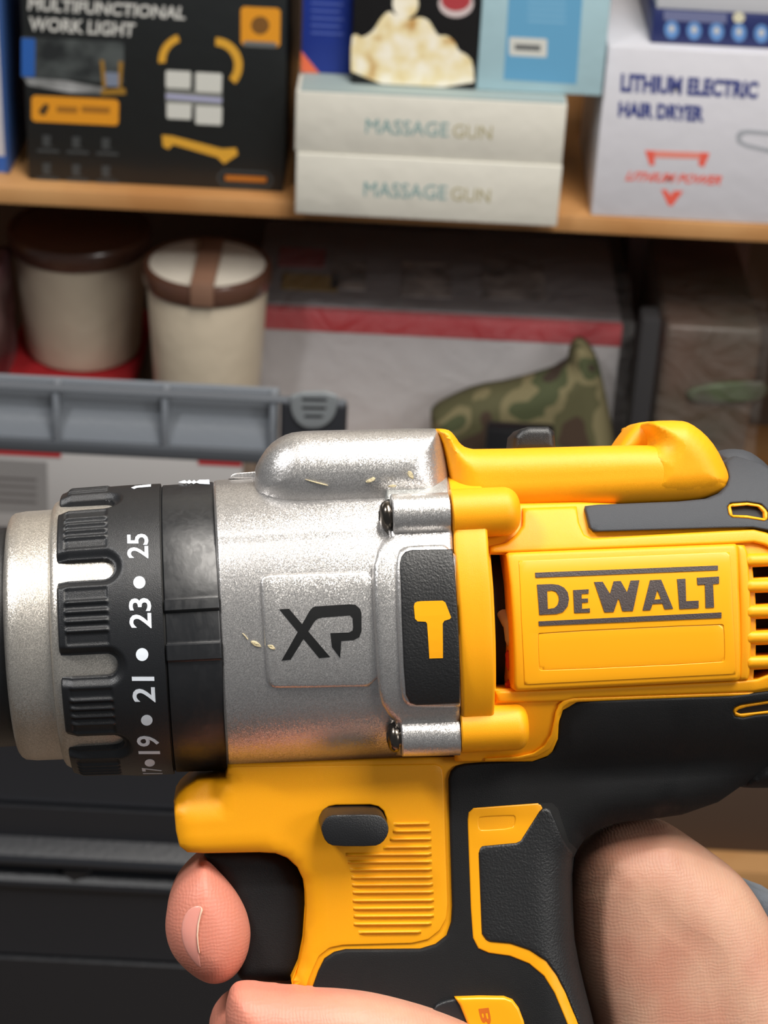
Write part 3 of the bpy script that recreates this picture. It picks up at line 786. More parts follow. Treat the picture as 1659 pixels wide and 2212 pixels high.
# curved floor of the channel
v = []; f = []; seq = [(.012, 895), (.0095, 912), (.006, 925), (.003, 938), (.001, 955), (.0, 965)]
for X_ in (hx0_, hx1_): v += [(X_ * 1000, (YT + a) * 1000, H(b_) * 1000) for a, b_ in seq] + [(X_ * 1000, (YT + .014) * 1000, H(965) * 1000)]
for i in range(6): f.append((i, i + 1, i + 8, i + 7))
f += [tuple(range(7)), tuple(range(7, 14)), (0, 7, 13, 6)]
TR(link('handle_channel', mesh_from('handle_channel', v, f), TG, tb, 60))
TR(wbox('handle_top', hx0_, atY(748, 860, YT)[0], YT - .004, YT + .004, H(852), H(843), mat('toolbox_mid_grey', srgb(92, 97, 104), .38), tb, .0015))
TR(wbox('handle_bottom', hx0_, hx1_, YT - .004, YT + .016, H(984), H(958), mat('toolbox_dark_grey', srgb(72, 76, 82), .38), tb, .0015))
for px in (-100, 123, 357, 590):
    X_ = atY(px, 900, YT)[0]
    TR(wbox('rib', X_ - .0022, X_ + .0022, YT - .003, YT + .014, H(966), H(846), TG, tb, .0006))
ex0, ex1 = atY(606, 900, YT)[0], atY(750, 900, YT)[0]
TR(wbox('end_block', ex0, ex1, YT - .0045, YT + .006, H(1560), H(845), TK, tb, .004, 3))
v, f = relief(VF(YT - .0045), [(627, 848), (728, 846), (728, 880), (722, 900), (708, 916), (688, 925), (662, 925), (644, 915), (632, 898), (627, 880)], const(0), lift=1.6, bev=1.2, back=1, seg=1.5, grid=5, sm=1)
o = link('release_button', mesh_from('release_button', v, f), mat('button_grey', srgb(124, 130, 134), .4), tb, 60); TR(o); o.location = (0, YT - .0045, 0)
for a, b_, c_ in ((648, 862, 708), (648, 880, 706), (653, 898, 700)):
    v, f = relief(VF(YT - .0045), RR(a, b_ - 3, c_, b_ + 4, r=2, sl=.02), const(0), lift=1.8, bev=.3, back=1, seg=2, grid=9)
    s = link('button_groove', mesh_from('button_groove', v, f), TK, o, 60)
    s.matrix_parent_inverse = Matrix.Identity(4)

bc = wbox('shaded_goods', atY(1250, 1880, 1.63)[0], atY(1750, 1880, 1.63)[0], 1.63, 1.85, zt3 + .0005, zt2 - .12, mat('shade_brown_card', srgb(84, 66, 54), .8), None, .002)  # stand-in for goods lying in shade; the shade is in its dark brown
tag(bc, 'stand-in for shaded goods on the lowest shelf behind the wrist, coloured dark', 'box')
# ------------------------------------------------------------------ the drill: surfaces in mm, x along the barrel, y away from the viewer
def U(px, py, y=0.0):
    return DF.proj([(px, py)], const(y))[0]
Z6 = lambda p: zm(p, 440, 880, 2.5136)      # zoomed views the outlines were measured in
Z2 = lambda p: zm(p, 1000, 1150, 2.5175)
Z3 = lambda p: zm(p, 300, 1620, 2.37)
Z4 = lambda p: zm(p, 900, 1550, 2.1858)
Z7 = lambda p: zm(p, 900, 880, 2.1858)
ZH = lambda p: zm(p, 780, 1050, 3.4025)

def sup(z, T, H, p, z0=0.0):
    q = np.clip(np.abs((z - z0) / H), 0, 0.9995)
    return -T * (1 - q ** p) ** (1 / p)
RG = 31.3
def base_gear(x, z):
    return sup(z, 31.0, 31.6, 2.25)
def base_rear(x, z):
    return sup(z, 27.0, 36.5, 2.15, -3.5) + 8 * sstep(118, 135, x)
SIL_L = DF.proj([(470, 1655), (488, 1678), (425, 1684), (400, 1700), (385, 1715), (375, 1730), (378, 1790), (385, 1825), (405, 1840), (440, 1843),
    (560, 1841), (595, 1845), (620, 1855), (640, 1873), (655, 1900), (659, 1930), (660, 1960), (655, 2030), (645, 2080), (632, 2118), (640, 2139), (655, 2142), (669, 2210), (690, 2330)], const(-13))
SIL_R = DF.proj([(1760, 1640), (1700, 1690), (1650, 1704), (1595, 1712), (1550, 1740), (1472, 1765), (1339, 1780), (1298, 1790), (1266, 1808), (1248, 1834), (1240, 1850),
    (1236, 1890), (1238, 1950), (1241, 2020), (1250, 2080), (1262, 2130), (1276, 2180), (1290, 2240), (1310, 2330)], const(-8))
NOSE = DF.proj([(486, 1741)], const(-15))[0]
def base_body(x, z):
    P = np.stack([np.ravel(x), np.ravel(z)], 1)
    dl = seg_dist(P, SIL_L, False).reshape(np.shape(x)); dr = seg_dist(P, SIL_R, False).reshape(np.shape(x))
    w = sstep(45, 80, x)
    r = -base_rear(x, z)
    t = 16.0 + w * np.maximum(0, r - 16.0)
    # shallow hollow at the top of the nose, with a soft ledge under it
    t = t - 2.2 * sstep(NOSE[1] - .6, NOSE[1] + 1.6, z) * (1 - sstep(NOSE[0] - 1.4, NOSE[0] + .4, x))
    return -t + fall(dl, 2.4) + fall(dr, 10.0)

drill = empty('cordless_drill', label='yellow and black cordless drill with silver gear case, gripped by the hand', cat='drill')
drill.matrix_world = DF.mat4()

# ---- chuck end
u_s0 = U(3, 1300, -26)[0]; u_s1 = U(104, 1300, -27)[0]
u_c0 = U(124, 1330, -29)[0]; u_c1 = U(352, 1340, -31)[0]
u_r0 = U(355, 1340, -31)[0]; u_r1 = U(471, 1200, -31)[0]
lathe('chuck_nose', [(u_s0 - 22, 20.5), (u_s0 - 20, 22.5), (u_s0 - 6, 23.5), (u_s0 - 1, 23.5), (u_s0 + 2, 22)], M['black'], drill)
lathe('chuck_sleeve', [(u_s0 + 1, 20), (u_s0, 24.4), (u_s0 + .15, 25.3), (u_s0 + .6, 26.0), (u_s0 + 1.3, 26.5), (u_s0 + 3.5, 26.8), (u_s1 - .3, 26.9), (u_s1, 26.9), (u_s1 + .3, 26.2)], M['champagne'], drill)
# silver tongues reach between the lugs of the black collar
lathe('collar_core', [(u_s1, 25), (u_s1 + .1, 27.6), (u_s1 + .5, 28.3), (u_s1 + 1.2, 28.75), (u_c0, 28.9), (u_c0 + 12, 28.9), (u_c0 + 14, 28.5), (u_c0 + 14.1, 24)], M['champagne'], drill)
NOTCH = [-66, -28.2, 10.2, 47.0, 84, 121, 158, 195, 232, 264]   # degrees below the side towards the viewer
def notch_sdf(u, ang):
    d = np.full(u.shape, 1e9)
    for a in NOTCH:
        da = (np.degrees(ang) + a + 180) % 360 - 180          # ang grows upward, NOTCH grows downward
        s = np.radians(da) * 29.5
        ux = u - (u_c0 + 9.4)
        e = np.where(ux > 0, np.hypot(ux, s), np.abs(s)) - 2.3
        d = np.minimum(d, e)
    return d
def collar_r(u, th, r):
    d = notch_sdf(u, th)
    flare = 1.25 * (1 - sstep(0.2, 2.3, d)) ** 1.5
    cut = 2.9 * (1 - sstep(-0.35, 0.05, d))
    # four grip ridges on each lug
    rr = np.zeros_like(r)
    for i in range(len(NOTCH)):
        a0 = NOTCH[i]; a1 = NOTCH[(i + 1) % len(NOTCH)]
        if a1 < a0: a1 += 360
        mid = (a0 + a1) / 2
        for k in (-1.5, -0.5, 0.5, 1.5):
            da = (np.degrees(th) + mid + k * 3.55 + 180) % 360 - 180
            s = np.radians(da) * 30
            rr = np.maximum(rr, np.exp(-(s / 0.48) ** 2))
    win = sstep(u_c0 + 1.3, u_c0 + 1.9, u) * (1 - sstep(u_c0 + 9.8, u_c0 + 10.6, u))
    lugw = sstep(1.6, 2.6, d)
    dish = 0.35 * win * lugw
    return r - flare * (u < u_c0 + 15) - cut + 0.62 * rr * win * lugw - dish
uu = np.concatenate([[u_c0, u_c0 + .05], np.arange(u_c0 + .15, u_c0 + 15.5, 0.16), np.linspace(u_c0 + 15.7, u_c1 - .35, 8), [u_c1 - .1, u_c1]])
def prof_r(x):
    t = (x - u_c0)
    if t < 0.6: return 29.6 + math.sqrt(max(0, 1 - (1 - t / 0.6) ** 2)) * 0.7
    if t < 2.4: return 30.3 + (t - .6) / 1.8 * 0.75
    return 31.05 + 0.35 * min(1, (t - 2.4) / 12)
prof = [(u_c0 + .3, 27.0)] + [(x, prof_r(x)) for x in uu] + [(u_c1 + .1, 29)]
lathe('torque_collar', prof, M['black'], drill, n=1080, rfun=collar_r, smooth=50)
lathe('collar_gap', [(u_c1 - .4, 29), (u_c1 - .3, 30.6), (u_r0 + .3, 30.6), (u_r0 + .4, 29)], M['void'], drill)
def ring_r(u, th, r):
    d = -np.degrees((th + math.pi) % (2 * math.pi) - math.pi)   # degrees below the viewer's side
    # thumb tab: a raised band, a step down between its two bars
    e = sstep(-13.6, -13.0, d) * (1 - sstep(-9.2, -8.8, d)) + sstep(3.1, 3.5, d) * (1 - sstep(9.2, 9.7, d))
    return r + 0.55 * e - 0.25 * (sstep(-8.8, -8.5, d) * (1 - sstep(2.9, 3.1, d)))
lathe('mode_ring', [(u_r0, 29.4), (u_r0 + .05, 30.7), (u_r0 + .3, 31.0), (u_r1 - .6, 31.25), (u_r1 - .3, 31.1), (u_r1 - .1, 30.0)], M['black_worn'], drill, n=720, rfun=ring_r, smooth=30)
lathe('case_seam', [(u_r1 - .4, 28), (u_r1 - .3, 30.2), (u_r1 + .6, 30.2), (u_r1 + .7, 28)], M['void'], drill)

# ---- printed figures on the collar
COLL_R = 31.46
# the figures read upwards: text right = up in the photo, text up = left
def fig(s, x0, x1, yt, yb, dx=0.0):
    print_text(drill, 'figure', s, [(x1, yb), (x1 - dx, yt), (x0 - dx, yt), (x0, yb)], M['white_ink'], cyl(COLL_R), 0.02, 0.014, 0.98)
fig('25', 275, 321, 1153, 1206, 1); fig('23', 280, 328, 1292, 1357, 2); fig('21', 287, 336, 1462, 1517, 3); fig('19', 299, 347, 1590, 1629, 5)
fig('17', 309, 352, 1659, 1672, 3); decal(drill, 'figure', M['white_ink'], [(283, 1053.5), (292, 1049.5), (326, 1046), (326, 1051), (296, 1053.5), (290, 1056)], cyl(COLL_R), 0.02)
for px, py, rx, ry in ((301, 1258, 13, 13.5), (307, 1414, 13.5, 14), (317, 1556, 12.5, 11.5), (323.5, 1648, 11, 8)):
    decal(drill, 'dot', M['white_ink'], blob(px, py, rx, ry), cyl(COLL_R), 0.02)
# drill-bit pictogram at the top of the mode ring
decal(drill, 'pictogram', M['white_ink'], [(385, 1041.5), (399, 1037), (404, 1040.5), (409, 1036.5), (414, 1040.5), (419, 1036.5), (424, 1040.5), (430, 1036.5), (452, 1036), (453, 1046), (431, 1045), (424, 1042.5), (418, 1045.5), (413, 1042.5), (408, 1045.5), (403, 1042.5), (399, 1044.5)], cyl(31.35), 0.02)

# ---- silver gear case
n = 220
ang = np.linspace(0, 2 * math.pi, n, endpoint=False)
u_g0 = U(472, 1300, -31)[0]; u_g1 = U(985, 1300, -31)[0]
def case_section(k):
    p = 2.25
    c, s = np.cos(ang), np.sin(ang)
    rr = (np.abs(c / 31.0) ** p + np.abs(s / 31.6) ** p) ** (-1 / p)
    z = rr * s
    step = 0.42 * sstep(18.6, 19.2, z) * (1 - sstep(30, 31, z))      # the long step above the label field
    rr = (rr + step - k)
    return -rr * c, rr * s
ks = [(u_g0 + .2, 2.5), (u_g0, .9), (u_g0 + .12, .5), (u_g0 + .5, .12), (u_g0 + 1.0, 0), (u_g1 - 1, 0), (u_g1, 0)]
X = np.array([np.full(n, a) for a, k in ks]); YZ = [case_section(k) for a, k in ks]
grid_mesh('gear_case', X, np.array([a for a, b in YZ]), np.array([b for a, b in YZ]), M['silver'], drill, smooth=30)
# humped top of the case
panel(drill, 'case_hump', M['silver'], [(549, 1060), (551, 1022), (560, 992), (580, 962), (608, 942), (638, 932), (700, 929.5), (935, 924.5), (950, 930), (962, 985), (972, 1060), (975, 1110), (820, 1113), (655, 1117), (612, 1110), (580, 1093), (560, 1076)],
      const(-22.2), bev=9.0, mirror=True, seg=0.8, grid=1.5, sm=1, rings=12, smooth=60)
panel(drill, 'casting_lug', M['silver'], [(500, 1026), (504, 1022), (556, 1018), (565, 1017), (565, 1034), (493, 1034)], const(-4), bev=0.3, mirror=True)
# label field
panel(drill, 'label_plate', M['silver'], [(561, 1262), (563, 1249), (572, 1241), (590, 1239), (858, 1232), (862, 1482), (600, 1487), (585, 1483), (577, 1470), (572, 1400)], base_gear, lift=0.75, bev=0.7, back=-20, seg=.7, grid=2, sm=1, smooth=60)
decal(drill, 'brand_mark', M['ink'], Z6([(410, 1097), (463, 1093), (687, 1356), (627, 1362)]), base_gear, 0.80, thick=.1, grid=2)
decal(drill, 'brand_mark', M['ink'], Z6([(422, 1376), (575, 1105), (590, 1088), (605, 1081), (790, 1069), (825, 1072), (850, 1095), (857, 1120), (857, 1215), (845, 1248), (815, 1264), (747, 1269), (741, 1361), (697, 1303), (688, 1226), (790, 1222), (808, 1212), (812, 1195), (808, 1145), (795, 1130), (645, 1141), (618, 1148), (600, 1165), (472, 1370)]), base_gear, 0.82, thick=.1, grid=2)

# flange of the case with its screw bosses and hammer badge
FL = Z6([(1320, 355), (990, 362), (985, 460), (985, 600), (1010, 700), (975, 718), (940, 780), (918, 860), (915, 950), (925, 1150), (940, 1400), (948, 1540), (965, 1610), (1005, 1672), (1040, 1700), (1045, 1890), (1392, 1890), (1396, 1650), (1388, 1300), (1370, 1000), (1354, 770), (1345, 560)])
panel(drill, 'case_flange', M['silver'], FL, base_gear, lift=2.6, bev=1.3, back=-8, seg=.8, grid=2, sm=0, smooth=50)
def round_boss(name, material, x0p, x1p, yc0, yc1, r, yax, end_round=0.0, start_round=0.0):
    a = U(x0p, yc0, yax - r * .9); b_ = U(x1p, yc1, yax - r * .9)
    L = b_[0] - a[0]; pr = []
    if start_round:
        pr += [(start_round * (1 - math.cos(t)), r - start_round * (1 - math.sin(t))) for t in np.linspace(0, math.pi / 2, 6)]
        pr = [(0, max(.01, r - start_round) * .3)] + pr
    else: pr = [(0, 0.3), (0, r - .25), (.25, r)]
    if end_round:
        pr += [(L - end_round + end_round * math.sin(t), r - end_round * (1 - math.cos(t))) for t in np.linspace(0, math.pi / 2, 8)]
        pr += [(L, (r - end_round) * .3)]
    else: pr += [(L, r), (L, .3)]
    k = (b_[1] - a[1]) / L
    th = np.linspace(0, 2 * math.pi, 48, endpoint=False)
    u = np.array([p[0] for p in pr])[:, None] * np.ones(48)[None]; rr = np.array([p[1] for p in pr])[:, None]
    return grid_mesh(name, a[0] + u, yax - rr * np.cos(th)[None], a[1] + k * u + rr * np.sin(th)[None], material, drill, smooth=40)
panel(drill, 'flange_step', M['silver_dull'], Z6([(992, 366), (1316, 358), (1328, 475), (1030, 482), (1020, 500), (990, 500)]), base_gear, lift=4.0, bev=.5, back=-8, grid=2)
round_boss('screw_boss', M['silver'], 849, 973, 1113, 1109, 4.35, -27.0)
round_boss('screw_boss', M['silver'], 868, 995, 1594, 1591, 4.25, -24.2)
def screw(px, py, yax):
    p = U(px, py, yax - 2)
    o = lathe('screw', [(-1.3, .2), (-1.25, 1.2), (-1.2, 1.25), (-1.05, 2.0), (-.6, 2.7), (0, 3.05), (.6, 3.1), (1.0, 2.9), (1.1, 2.0), (3, 2.0)], M['screw'], drill, n=40, y0=yax, z0=0)
    o.location = (p[0] * .001, 0, p[1] * .001)
    s = lathe('screw_socket', [(-1.34, .1), (-1.34, 1.15), (-1.0, 1.15), (-1.0, .1)], M['void'], o, n=6, y0=yax, z0=0)
screw(834, 1114, -27.2); screw(851, 1595, -24.6)
# raised rim around the badge, then the badge
panel(drill, 'badge_rim', M['silver'], Z6([(1372, 742), (1120, 748), (1070, 765), (1048, 800), (1040, 870), (1048, 1100), (1062, 1400), (1070, 1560), (1090, 1605), (1130, 1630), (1395, 1630), (1395, 1615), (1385, 1300), (1370, 1000)]), base_gear, lift=3.6, bev=.9, back=-10, grid=2, sm=1, seg=.7, smooth=60)
panel(drill, 'badge', M['grip'], Z6([(1065, 850), (1073, 812), (1095, 783), (1135, 773), (1352, 770), (1364, 900), (1378, 1100), (1387, 1300), (1391, 1608), (1155, 1618), (1120, 1605), (1097, 1560), (1085, 1400), (1075, 1150)]), base_gear, lift=3.95, bev=.35, back=-15, grid=2, seg=.6)
decal(drill, 'badge_hammer', M['yellow_gloss'], ZH([(388, 885), (393, 862), (410, 850), (440, 846), (600, 842), (620, 856), (662, 965), (652, 978), (612, 990), (600, 1010), (602, 1265), (502, 1268), (485, 1010), (475, 997), (415, 994), (396, 975)]), base_gear, 4.05, thick=.2)

# ---- yellow shells
# dark motor space seen through the slots
lathe('motor', [(U(1000, 1300, -20)[0], 3), (U(1000, 1300, -20)[0], 20), (U(1740, 1300, -20)[0], 21), (U(1750, 1300, -20)[0], 3)], M['void'], drill, n=60)
Y = M['yellow']
SLOT = Z2([(150, 122), (232, 122), (252, 300), (266, 600), (268, 852), (180, 852), (178, 600), (165, 300)])
VENTS = [Z2([(1574, 190), (1735, 182), (1735, 240), (1580, 248)]), Z2([(1588, 330), (1740, 324), (1740, 385), (1592, 392)]), Z2([(1592, 472), (1740, 466), (1740, 527), (1594, 533)]), Z2([(1592, 614), (1740, 607), (1740, 664), (1592, 670)]), Z2([(1582, 748), (1660, 744), (1720, 748), (1690, 770), (1640, 782), (1580, 795)])]
panel(drill, 'motor_shell', Y, [(985, 1090), (1250, 1085), (1620, 1100), (1760, 1130), (1760, 1500), (1659, 1505), (1580, 1512), (1244, 1520), (1216, 1534), (1207, 1560), (1205, 1596), (1190, 1630), (1150, 1645), (985, 1645)],
      base_rear, bev=0.5, back=-12, holes=[SLOT] + VENTS, seg=1.5, grid=2.5)
# wires in the slot
def tube(name, pts, r, material, parent, n=10):
    P = np.array(pts, float); k = len(P); rings_ = []
    for i in range(k):
        t = P[min(i + 1, k - 1)] - P[max(i - 1, 0)]; t /= np.linalg.norm(t)
        a = np.cross(t, [0, 1, 0.2]); a /= np.linalg.norm(a); b_ = np.cross(t, a)
        rings_.append([P[i] + (a * math.cos(q) + b_ * math.sin(q)) * (r if np.isscalar(r) else r[i]) for q in np.linspace(0, 2 * math.pi, n, endpoint=False)])
    R_ = np.array(rings_)
    return grid_mesh(name, R_[:, :, 0], R_[:, :, 1], R_[:, :, 2], material, parent)
def P3(px, py, y):
    q = U(px, py, y); return (q[0], y, q[1])
tube('wire', [P3(1108, 1310, -20), P3(1100, 1350, -22.5), P3(1104, 1380, -23), P3(1112, 1400, -21)], 1.3, M['wire_cream'], drill)
tube('wire', [P3(1085, 1325, -20), P3(1095, 1345, -22), P3(1110, 1352, -21)], 1.2, M['wire_cream'], drill)
tube('wire', [P3(1112, 1398, -20), P3(1102, 1415, -22.5), P3(1103, 1435, -22.5), P3(1112, 1452, -21)], 1.1, M['wire_red'], drill)
tube('wire', [P3(1112, 1465, -20), P3(1101, 1480, -22.5), P3(1103, 1495, -21)], 1.1, M['wire_red'], drill)

# top rail and rear hump
panel(drill, 'top_rail', Y, [(936, 926), (958, 926), (972, 930), (984, 944), (993, 958), (1006, 967), (1028, 971), (1335, 962), (1420, 962), (1540, 970), (1572, 1030), (1570, 1055), (1556, 1070), (1530, 1079), (1490, 1085), (1250, 1096), (1170, 1100), (985, 1108), (965, 1000), (952, 950)],
      const(-20.5), bev=5.5, mirror=True, seg=.8, grid=1.3, rings=10, sm=1, smooth=60)
panel(drill, 'rail_hump', Y, [(1392, 968), (1412, 962), (1413, 945), (1402, 925), (1398, 914), (1410, 909), (1468, 908), (1490, 914), (1520, 936), (1545, 966), (1567, 1010), (1575, 1036), (1568, 1056), (1548, 1073), (1500, 1083), (1400, 1087), (1380, 1060), (1382, 1000)],
      const(-20.9), bev=6.2, mirror=True, seg=.8, grid=1.6, rings=10, sm=1, smooth=60)
panel(drill, 'rail_hump', Y, [(1330, 972), (1336, 964), (1352, 940), (1370, 918), (1385, 911), (1440, 909), (1460, 930), (1460, 985), (1330, 985)],
      const(-8.0), bev=3.0, mirror=True, seg=.8, grid=1.6, sm=1, smooth=60)
panel(drill, 'hook_screw', M['black'], [(1107, 975), (1111, 942), (1124, 928), (1140, 922), (1184, 922), (1197, 932), (1201, 975)], const(-7), bev=1.6, mirror=True, seg=.6, grid=1.5, smooth=50)
# clamp ring and its bosses
panel(drill, 'clamp_ring', Y, [(957, 985), (968, 1018), (1028, 1016), (1036, 1021), (1042, 1055), (1050, 1080), (1052, 1136), (1056, 1200), (1063, 1290), (1068, 1400), (1069, 1500), (1066, 1560), (1064, 1575), (1062, 1634), (996, 1638), (996, 1560), (993, 1420), (987, 1290), (981, 1190), (977, 1110), (971, 1050)],
      base_gear, lift=2.9, bev=.8, back=-6, seg=.8, grid=2, smooth=45)
round_boss('boss', Y, 978, 1129, 1110, 1103, 5.1, -25.5, end_round=3.4)
round_boss('boss', Y, 997, 1146, 1580, 1573, 4.9, -24.4, end_round=2.6)
# frame around the name plate
panel(drill, 'upper_frame', Y, Z7([(345, 690), (348, 655), (420, 640), (470, 600), (498, 560), (500, 476), (755, 467), (767, 545), (790, 600), (825, 618), (1590, 574), (1650, 590), (1740, 640), (1740, 700), (1640, 650), (1590, 638), (1500, 644)]), base_rear, lift=1.4, bev=.7, back=-15, seg=1, grid=2, smooth=50)
panel(drill, 'lower_frame', Y, Z2([(178, 862), (500, 852), (1490, 806), (1600, 796), (1660, 772), (1745, 740), (1745, 800), (1680, 850), (1580, 868), (700, 898), (600, 903), (545, 918), (450, 922), (180, 928)]), base_rear, lift=1.0, bev=.7, back=-15, seg=1, grid=2, smooth=50)
panel(drill, 'rubber_lip', Y, Z2([(600, 900), (700, 897), (1580, 868), (1580, 888), (620, 922), (575, 930), (545, 950), (528, 985), (520, 1050), (505, 1120), (470, 1180), (400, 1222), (300, 1238), (120, 1246), (120, 1228), (300, 1218), (385, 1198), (440, 1160), (478, 1100), (495, 1030), (503, 975), (520, 935), (550, 912)]), base_rear, lift=.9, bev=.4, back=-10, seg=1, grid=2, smooth=50)
# name plate
panel(drill, 'plate_surround', Y, Z2([(235, 118), (250, 110), (1478, 62), (1494, 72), (1500, 300), (1507, 795), (1490, 806), (290, 864), (272, 850), (268, 600), (255, 300)]), base_rear, lift=2.6, bev=.9, back=-15, seg=.9, grid=2, smooth=50)
panel(drill, 'louvre_frame', Y, Z2([(1482, 66), (1530, 70), (1546, 110), (1560, 300), (1566, 600), (1556, 790), (1545, 800), (1495, 806)]), base_rear, lift=1.3, bev=.7, back=-15, seg=.9, grid=2, smooth=50)
panel(drill, 'name_plate', M['yellow_gloss'], Z2([(303, 155), (1450, 107), (1466, 430), (1482, 770), (335, 828), (318, 480)]), base_rear, lift=2.78, bev=.12, back=-15, seg=.9, grid=2,
      holes=[Z2([(407, 562), (415, 545), (1405, 498), (1420, 508), (1425, 690), (1415, 707), (428, 753), (412, 742)])], hsm=1)
panel(drill, 'name_plate_field', M['yellow_gloss'], Z2([(409, 562), (417, 547), (1403, 500), (1418, 510), (1423, 690), (1413, 705), (428, 751), (414, 740)]), base_rear, lift=2.66, bev=.1, back=-15, sm=1, grid=2.5)
LG = 2.95
logo = decal(drill, 'brand_lettering', M['logo'], Z2([(393, 219), (1387, 180), (1387, 205), (395, 246)]), base_rear, LG, thick=.25)
decal(drill, 'brand_lettering', M['logo'], Z2([(412, 484), (1406, 435), (1406, 465), (414, 508)]), base_rear, LG, thick=.25)
LET = {
 'D': ([(403, 284), (480, 281), (520, 285), (550, 300), (570, 325), (577, 362), (570, 402), (545, 432), (510, 443), (416, 448)], [(458, 318), (485, 315), (507, 323), (521, 345), (523, 368), (515, 395), (498, 411), (462, 417)]),
 'E': ([(600, 314), (684, 309), (684, 332), (645, 334), (646, 361), (680, 359), (681, 380), (647, 382), (648, 416), (690, 413), (691, 435), (606, 438)], None),
 'W': ([(714, 270), (760, 268), (800, 334), (820, 266), (858, 264), (893, 326), (912, 262), (960, 260), (925, 427), (868, 428), (850, 365), (845, 360), (820, 432), (770, 434)], None),
 'A': ([(1018, 260), (1078, 257), (1143, 414), (1097, 418), (1086, 386), (1032, 389), (1020, 422), (977, 424)], [(1042, 366), (1058, 312), (1078, 363)]),
 'L': ([(1165, 254), (1210, 252), (1214, 374), (1282, 371), (1282, 412), (1178, 417)], None),
 'T': ([(1273, 247), (1393, 240), (1393, 278), (1360, 281), (1366, 408), (1320, 411), (1316, 283), (1276, 286)], None)}
for k_, (o_, h_) in LET.items():
    decal(drill, 'letter', M['logo'], Z2(o_), base_rear, LG, thick=.25, holes=[Z2(h_)] if h_ else ())
# louvre bars on the rear shell
for c_ in (150, 292, 432, 573, 709):
    panel(drill, 'louvre', Y, Z2([(1528, c_ - 24), (1545, c_ - 34), (1745, c_ - 40), (1745, c_ + 32), (1545, c_ + 34), (1530, c_ + 26)]), base_rear, lift=1.6, bev=1.3, back=-17, seg=.9, grid=1.5, rings=6, smooth=60)

# ---- rubber overmould
G = M['rubber_grey']; B = M['rubber']
SLIT = Z7([(1467, 468), (1480, 452), (1560, 447), (1625, 457), (1658, 490), (1657, 530), (1640, 537), (1560, 524), (1488, 520), (1472, 505)])
panel(drill, 'upper_overmould', G, [(1264, 1100), (1266, 1093), (1293, 1090), (1472, 1083), (1531, 1077), (1556, 1066), (1571, 1048), (1575, 1030), (1566, 1000), (1590, 985), (1640, 1000), (1700, 1040), (1760, 1120), (1760, 1200), (1700, 1165), (1659, 1146), (1625, 1140), (1560, 1141), (1283, 1149), (1274, 1140)],
      base_rear, lift=1.9, bev=.5, back=10, holes=[SLIT], seg=1, grid=2, smooth=50)
panel(drill, 'slot_rim', Y, SLIT, base_rear, lift=1.5, bev=.4, back=-8, seg=.6, grid=1.5,
      holes=[Z7([(1484, 470), (1560, 463), (1612, 470), (1638, 495), (1640, 524), (1560, 510), (1492, 508)])])
panel(drill, 'slot_floor', M['void'], SLIT, base_rear, lift=.15, bev=.0, back=-8, seg=1, grid=2)
panel(drill, 'end_cap', G, [(1540, 984), (1556, 973), (1580, 969), (1612, 972), (1640, 990), (1659, 1008), (1700, 1050), (1760, 1150), (1760, 1220), (1700, 1160), (1620, 1110), (1560, 1080)],
      const(-9), bev=7, mirror=True, seg=.9, grid=1.8, rings=8, sm=1, smooth=60)
LOWSLIT = Z4([(1492, -30), (1500, -48), (1530, -60), (1740, -92), (1740, -25), (1600, -12), (1540, 0), (1502, -6)])
panel(drill, 'lower_overmould', B, [(969, 1683), (974, 1666), (985, 1655), (1003, 1650), (1040, 1647), (1147, 1644), (1179, 1636), (1197, 1619), (1204, 1591), (1206, 1555), (1212, 1534), (1226, 1521), (1245, 1515), (1400, 1509), (1580, 1503), (1659, 1493), (1760, 1478), (1760, 1640), (1700, 1688), (1655, 1698), (1598, 1700),
       (1550, 1733), (1472, 1760), (1400, 1770), (1339, 1776), (1298, 1787), (1266, 1808), (1250, 1832), (1242, 1850), (1237, 1890), (1237, 1950), (1240, 2020), (1249, 2080), (1261, 2130), (1275, 2180), (1290, 2240), (1310, 2330), (692, 2330),
       (680, 2212), (673, 2139), (688, 2097), (701, 2071), (722, 2057), (747, 2051), (908, 2050), (941, 2040), (965, 2021), (975, 1991), (977, 1957), (972, 1800)],
      base_body, lift=1.2, bev=.6, mirror=True, holes=[LOWSLIT], seg=1.2, grid=2, rings=4, smooth=60)
panel(drill, 'slot_rim', Y, LOWSLIT, base_rear, lift=.9, bev=.4, back=-8, seg=.6, grid=1.5,
      holes=[Z4([(1508, -26), (1520, -38), (1560, -50), (1740, -78), (1740, -42), (1600, -25), (1530, -18)])])
panel(drill, 'slot_floor', M['void'], LOWSLIT, base_rear, lift=.1, bev=0, back=-8, seg=1, grid=2)
# lower corner of the end cap
panel(drill, 'end_cap', B, [(1594, 1700), (1596, 1675), (1606, 1645), (1625, 1615), (1650, 1600), (1700, 1590), (1760, 1600), (1760, 1680), (1700, 1700), (1630, 1702)], const(-18), bev=8, mirror=True, seg=.9, grid=1.8, rings=8, sm=1, smooth=60)

